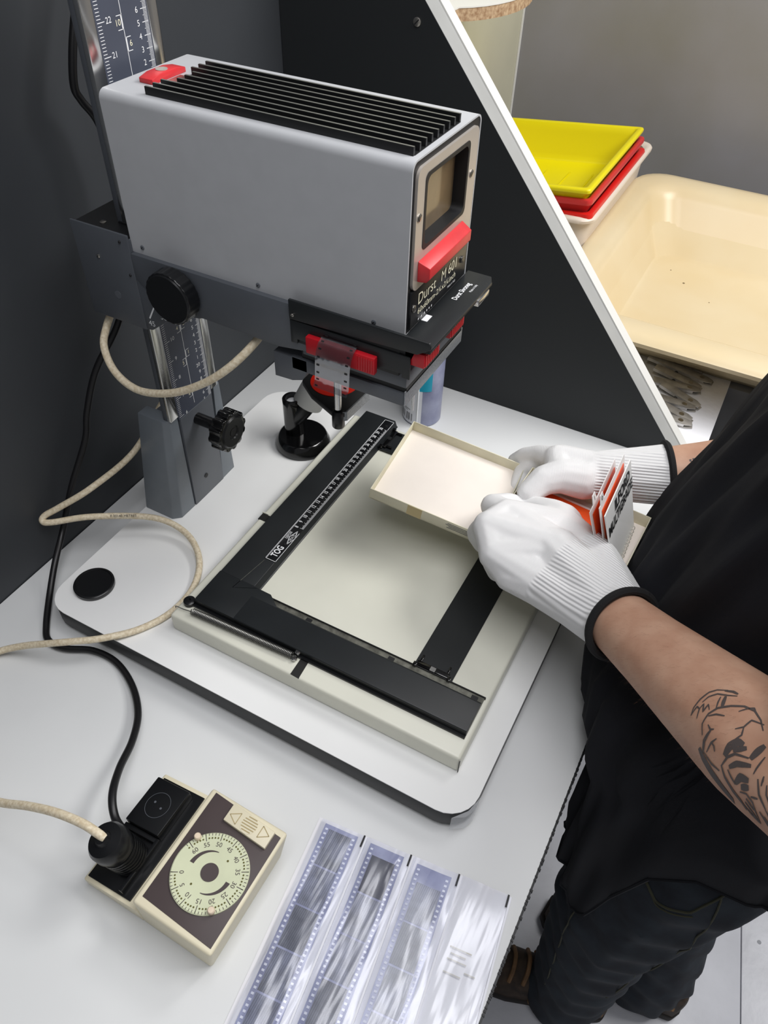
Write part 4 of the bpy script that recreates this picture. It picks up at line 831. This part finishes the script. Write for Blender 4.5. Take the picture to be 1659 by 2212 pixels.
# far (right) hand: thumb on the near side of the box, fingers behind and under it
fr = (ELR - WRR).normalized(); wr2 = V((.3130, .1690, .166)); N1, N2, N3, N4 = V((.2620, .1730, .164)), V((.2640, .1880, .154)), V((.2700, .1980, .140)), V((.2800, .2020, .125))
capsR = [(WRR + fr * .03, .0365, WRR, .0355), (WRR, .0355, wr2, .0290), (wr2, .028, N1, .0185), (wr2, .027, N2, .0185), (wr2, .025, N3, .0175), (wr2, .023, N4, .0155), (N1, .0180, N2, .0180), (N2, .0178, N3, .0170), (N3, .0168, N4, .0150)]
capsR += finger([N1, (.2380, .1860, .152), (.2170, .1930, .136), (.2050, .1930, .122)], (.0165, .0122, .0105, .0092))
capsR += [(V((.2760, .1430, .168)), .0190, N1, .0180), (V((.3000, .1520, .166)), .0225, N1, .0180)]
capsR += finger([N2, (.2350, .1880, .138), (.2210, .1790, .119), (.2230, .1580, .113)], (.0165, .0130, .0112, .0096))
capsR += finger([N3, (.2460, .1950, .122), (.2390, .1810, .108), (.2450, .1620, .106)], (.0155, .0122, .0106, .0092))
capsR += finger([N4, (.2620, .1980, .110), (.2590, .1850, .104), (.2660, .1700, .104)], (.0140, .0112, .0098, .0086))
capsR += finger([wr2, (.3000, .1520, .166), (.2760, .1430, .168), (.2600, .1310, .164), (.2490, .1125, .154)], (.0260, .0240, .0205, .0180, .0140))
gr = blob('glove', capsR, .0020, 'glove_knit_far', pe, 6, extra=cutter(WRR + fr * .012, fr))
hem(WRR + fr * .014, fr, .0355, gr)

# t-shirt: lofted rings with a dipping front hem and soft folds
RINGS = [  # z, front x, back x, half width, centre y, squareness, shear
 (-.30, .442, .675, .200, .080, 5.0, .10), (-.12, .432, .680, .203, .080, 5.0, .10), (-.03, .428, .684, .203, .080, 5.0, .10), (.015, .426, .686, .203, .080, 5.0, .10), (.045, .392, .688, .203, .085, 4.0, .06), (.09, .376, .69, .198, .092, 3.2, .03), (.13, .381, .692, .188, .105, 2.4, 0), (.20, .394, .694, .182, .112, 2.1, 0), (.28, .414, .696, .182, .112, 2.1, .0), (.35, .433, .70, .186, .110, 2.1, .0), (.42, .452, .705, .195, .10, 2.2, 0), (.47, .470, .71, .198, .09, 2.3, 0), (.505, .49, .705, .192, .085, 2.4, 0), (.530, .52, .70, .165, .085, 2.2, 0), (.550, .540, .688, .120, .085, 2.1, 0), (.568, .552, .678, .078, .085, 2.0, 0)]
def ring(z, a):
    q = RINGS[0][1:] if z < RINGS[0][0] else RINGS[-1][1:]
    for i in range(len(RINGS) - 1):
        if RINGS[i][0] <= z <= RINGS[i + 1][0]:
            t = (z - RINGS[i][0]) / (RINGS[i + 1][0] - RINGS[i][0]); q = [RINGS[i][k] * (1 - t) + RINGS[i + 1][k] * t for k in range(1, 7)]; break
    cx_ = (q[0] + q[1]) / 2; rx = (q[1] - q[0]) / 2; e = 2 / q[4]
    c, s = math.cos(a), math.sin(a); x = cx_ + rx * math.copysign(abs(c) ** e, c); dy = q[2] * math.copysign(abs(s) ** e, s); yy = q[3] + dy
    if c < 0: x += q[5] * dy * min(1, -c * 2)
    fold = .0026 * math.sin(a * 11 + z * 10) + .0030 * math.sin(a * 19 - z * 16) + .0018 * math.sin(a * 33 + z * 9); low = 1 if z < .45 else max(0, (.568 - z) / .12)
    x += fold * c * low * 1.4; yy += fold * s * low * 1.4
    if z < .02: x = max(x, .4160)
    return V((x, yy, z))
n = 144; zs = [i / 70 for i in range(71)]; R = []
for t in zs:
    row = []
    for k in range(n):
        a = 2 * math.pi * k / n; front = max(0, -math.cos(a)) ; near = max(0, -math.sin(a))
        p_ = ring(-.1, a); sm_ = lambda t: (lambda q: q * q * (3 - 2 * q))(min(1, max(0, t)))
        hemz = -.050 - .215 * sm_((.535 - p_.x) / .06) * sm_((.16 - p_.y) / .16) * (.5 + .5 * sm_((p_.x - .414) / .05)) - .04 * sm_((.5 - p_.x) / .06)
        row.append(ring(hemz + (.568 - hemz) * t, a))
    R.append(row)
ts = MB().loft(R, False, True).build('t_shirt', 'shirt_black', pe, ang=180)
for (S, E_) in ((SHL, ELL), (SHR, ELR)):
    d = (E_ - S).normalized(); MB().lathe([(.001, -.090), (.040, -.086), (.068, -.062), (.081, -.02), (.083, .03), (.078, .09), (.074, .15), (.072, .165)], S, d, 32, caps=False).build('sleeve', 'shirt_black', ts, ang=180)
MB().tube([R[0][k] + V((0, 0, .002)) for k in range(n)] + [R[0][0] + V((0, 0, .002))], .0022, 6, 1, False, False).build('hem', 'shirt_black', ts)
# jeans
def leg_caps(H, K, A, o): return [(H, .112, K + V((0, 0, .1)), .094), (K + V((0, 0, .1)), .094, K, .084), (K, .084, A + V((0, 0, .06)), .072), (A + V((0, 0, .06)), .072, A + V((-.004, 0, -.03)), .074)]
jc = [(V((.558, .08, -.02)), (.112, .178, .03), V((.562, .08, -.14)), (.118, .175, .05))] + leg_caps(HIPL + V((.01, 0, -.04)), KNL, ANL, 0) + leg_caps(HIPR + V((.01, 0, -.04)), KNR, ANR, 0)
def crinkle(me):
    N_ = [v.normal.copy() for v in me.vertices]
    for v, nn in zip(me.vertices, N_):
        z = v.co.z; v.co += nn * (.0028 * math.sin(z * 75 + v.co.x * 40 + 6 * math.sin(v.co.y * 25)) * (1 if z < -.15 else .4))
je = blob('jeans', jc, .008, 'denim_dark', pe, 6, extra=crinkle)
jb = BVHTree.FromPolygons([v.co for v in je.data.vertices], [tuple(p.vertices) for p in je.data.polygons])
def seam(pts, r, m='seam_olive', name='seam'):
    Q = []
    for p in lerp_path(pts, 6):
        h = jb.find_nearest(V(p)); Q.append(h[0] + h[1] * r * .4)
    MB().tube(Q, r, 6, 2, True, True).build(name, m, je)
seam([(.47, -.11, -.05), (.49, -.13, -.13), (.53, -.135, -.165), (.58, -.12, -.15), (.62, -.10, -.07)], .0016)
seam([(.475, -.108, -.055), (.495, -.128, -.138), (.532, -.133, -.173), (.585, -.118, -.158)], .0010)
seam([(.46, -.10, -.10), (.47, -.11, -.25), (.48, -.10, -.45), (.50, -.09, -.7)], .0013)
seam([(.60, -.11, -.08), (.61, -.1, -.3), (.58, -.09, -.6)], .0013)
seam([(.455, -.02, -.1), (.46, .0, -.2), (.48, .05, -.26)], .0012)
# shoes
def shoe(A, rz):
    M = Matrix.Translation((A.x, A.y, FZ)) @ Matrix.Rotation(rz, 4, 'Z')
    prof_ = [(-.205, .022), (-.19, .036), (-.15, .044), (-.10, .045), (-.05, .038), (.0, .036), (.05, .037), (.075, .028), (.082, .012)]
    out = [(x, w) for x, w in prof_] + [(x, -w) for x, w in reversed(prof_)]
    so_ = MB().prism(out, 'z', 0, .026, M).build('shoe', 'shoe_sole', pe, bevel=.004)
    hts = [.045, .062, .070, .080, .100, .112, .112, .10, .07]
    rings = []
    for (x, w), h in zip(prof_, hts):
        rings.append([M @ V((x * .97, w * .94 * math.copysign(abs(math.cos(a)) ** .7, math.cos(a)), .022 + (h - .022) * max(0, math.sin(a)) ** .8)) for a in [math.pi * k / 12 for k in range(13)]])
    MB().loft(rings, True, True, False).build('upper', 'shoe_brown', so_, ang=70)
    for k in range(4):
        x = -.13 + k * .025; i = 3
        MB().tube([M @ V((x, -.030, .066 + k * .008)), M @ V((x + .004, -.012, .083 + k * .009)), M @ V((x + .004, .012, .083 + k * .009)), M @ V((x, .030, .066 + k * .008))], .0042, 8, 4).build('lace', 'shoe_tan', so_)
    for s in (-1, 1): MB().tube([M @ V((-.06, s * .041, .04)), M @ V((-.02, s * .040, .075)), M @ V((.03, s * .037, .06)), M @ V((.06, s * .034, .085))], .006, 8, 4).build('side_stripe', 'shoe_tan', so_)
shoe(ANL, math.radians(12)); shoe(ANR, math.radians(-10))

# ================================================================== WET BENCH
cab = tag(MB().box(.10, .78, .69, 1.25, FZ, -.002).build('sink_cabinet', 'cabinet_grey', bevel=.002), 'plain grey base cabinet under the cream sink', 'cabinet')
cnt = tag(MB().box(WX + .005, .098, .69, 1.38, FZ, -.002).build('tray_cabinet', 'cabinet_grey', bevel=.002), 'plain grey base cabinet under the stacked trays', 'cabinet')
def basin(name, x0, x1, y0, y1, zr, zf, slope, r, rimw, lip, m, label, cat, group=None, ob=0., rl=.006, ky=1.):
    # open tray: outer wall, rolled rim, inner wall, floor - one lofted shell with thickness
    def rg(i, z, rr): return [(x, y, z) for x, y in rrect(x0 + i, x1 - i, y0 + i * ky, y1 - i * ky, max(rr, .004), 7)]
    H = zr - zf; t = .004
    rows = [rg(slope + rimw - t + ob, zf - t - ob * .5, r * .7), rg(rimw - t, zr - lip, r), rg(.001, zr - lip, r), rg(0, zr - lip * .5, r), rg(rl * .4, zr - .0008, r), rg(rl, zr, r), rg(rimw - rl, zr, r * .95), rg(rimw, zr - rl * .6, r * .9), rg(rimw + slope * .12, zr - H * .2, r * .85), rg(rimw + slope * .75, zf + H * .18, r * .75), rg(rimw + slope * .9, zf + H * .05, r * .7), rg(rimw + slope * 1.15, zf, r * .6)]
    return tag(MB().loft(rows, True, True).build(name, m, None, ang=50), label, cat, group)
sk = basin('sink_basin', .092, .76, .553, 1.225, .120, .012, .050, .065, .050, .014, 'sink_cream', 'large cream plastic sink basin behind the partition', 'sink', ob=.012, rl=.014, ky=1.4)
for (x, y, r_) in ((.27, .98, .0022), (.235, 1.02, .0012), (.33, .93, .0011)): child(MB().lathe([(r_, 0), (r_, .0004)], (x, y, .0121), (0, 0, 1), 10).build('stain_speck', 'sink_speck'), sk)
GT = 'stacked developing trays'
w1 = basin('developing_tray', -.262, .1055, .798, 1.236, .170, .022, .012, .03, .016, .010, 'tray_white', 'large off-white plastic tray, lowest of the stack by the sink', 'tray', GT)
r1 = basin('developing_tray', -.240, .0970, .806, 1.176, .176, .110, .025, .012, .012, .012, 'tray_red', 'bright red tray directly inside the off-white tray', 'tray', GT, rl=.003)
r2 = basin('developing_tray', -.236, .0940, .808, 1.168, .200, .132, .025, .010, .010, .010, 'tray_rose', 'dull red tray tucked under the yellow tray', 'tray', GT, rl=.003)
yt = basin('developing_tray', -.232, .0915, .803, 1.158, .220, .152, .022, .007, .012, .008, 'tray_yellow', 'yellow tray with ribbed floor, topmost of the stack', 'tray', GT, rl=.003)
TILT = Matrix.Translation((.09, 0, .2)) @ Matrix.Rotation(math.radians(-6.4), 4, 'Y') @ Matrix.Translation((-.09, 0, -.2))   # the nested trays lean towards the wall
for o in (r1, r2, yt): o.data.transform(TILT)
w1.data.transform(Matrix.Translation((.1, 0, .17)) @ Matrix.Rotation(math.radians(-2.8), 4, 'Y') @ Matrix.Translation((-.1, 0, -.17)))
for k in range(5): child(MB().box(-.17 + k * .048, -.167 + k * .048, .87, 1.06, .152, .1540, TILT).build('floor_rib', 'tray_yellow', bevel=.0008), yt)
# paper with film clips
ppx = tag(MB().box(.10, .417, .500, .730, .0004, .0016).build('paper_towel', 'paper_white', bevel=.0004), 'white paper sheet under the metal clips beyond the partition', 'paper')
def film_clip(x, y, rz, L, z, label):
    c = thing('film_clip', (x, y, z), label, 'clip', 'steel film clips on the paper')
    M = Matrix.Translation((x, y, z)) @ Matrix.Rotation(rz, 4, 'Z')
    MB().prism([(-L / 2, -.008), (L / 2 - .01, -.0095), (L / 2, -.006), (L / 2, .006), (L / 2 - .01, .0095), (-L / 2, .008)], 'z', .0, .0012, M).build('lower_jaw', 'clip_steel', c, bevel=.0003)
    M2 = M @ Matrix.Translation((0, 0, .0075)) @ Matrix.Rotation(math.radians(5), 4, 'Y')
    uj = MB().prism([(-L / 2, -.0075), (L / 2 - .012, -.009), (L / 2 - .002, -.005), (L / 2 - .002, .005), (L / 2 - .012, .009), (-L / 2, .0075)], 'z', .0, .0012, M2).build('upper_jaw', 'clip_steel', c, bevel=.0003)
    MB().box(-L / 2, L / 2 - .014, -.0085, -.0075, -.004, .0012, M2).build('jaw_side', 'clip_steel', uj); MB().box(-L / 2, L / 2 - .014, .0075, .0085, -.004, .0012, M2).build('jaw_side', 'clip_steel', uj)
    MB().tube([M @ V((-.004, -.010, .004)), M @ V((-.004, .010, .004))], .0032, 12, 1, True, False).build('pivot_spring', 'spring_steel', c)
    MB().lathe([(.0042, 0), (.0042, .0006)], M2 @ V((L / 2 - .02, 0, .0012)), M2.to_3x3() @ V((0, 0, 1)), 16).build('jaw_eyelet', 'chrome_dull', c)
for i, (x, y, a, L, lab) in enumerate((
    (.318, .708, -6, .105, 'steel film clip nearest the sink, lying along its rim'), (.334, .684, -5, .115, 'long steel film clip with round eyelet, second from the sink'), (.336, .658, -9, .085, 'steel film clip, third from the sink'),
    (.340, .634, 14, .08, 'steel film clip lying slanted in the middle of the row'), (.352, .610, -20, .075, 'steel film clip slanted the other way in mid row'), (.345, .586, 8, .075, 'short steel film clip near the row end'), (.352, .562, -12, .065, 'small steel film clip, second from the partition'), (.357, .540, 10, .06, 'smallest steel film clip, closest to the partition'))):
    film_clip(x, y, math.radians(a), L, .0018 + .0004 * (i % 2), lab)
# shelf above the trays
sh = thing('wall_shelf', (WX, .8, .45), 'chipboard shelf with rounded raw edge high on the cream wall', 'shelf')
P = [(WX + .001, .50), (-.150, .50)] + [(-.215 + .115 * math.cos(math.radians(a)), .92 - .16 + .16 * math.sin(math.radians(a)) + .12) for a in range(-60, 91, 10)] + [(WX + .001, 1.04)]
MB().prism(P, 'z', .450, .468).build('shelf_board', 'chipboard', sh)
MB().prism([(x + (.001 if x > WX + .01 else 0), y) for x, y in P], 'z', .468, .470).build('shelf_laminate', 'edge_white', sh)

flush_text()
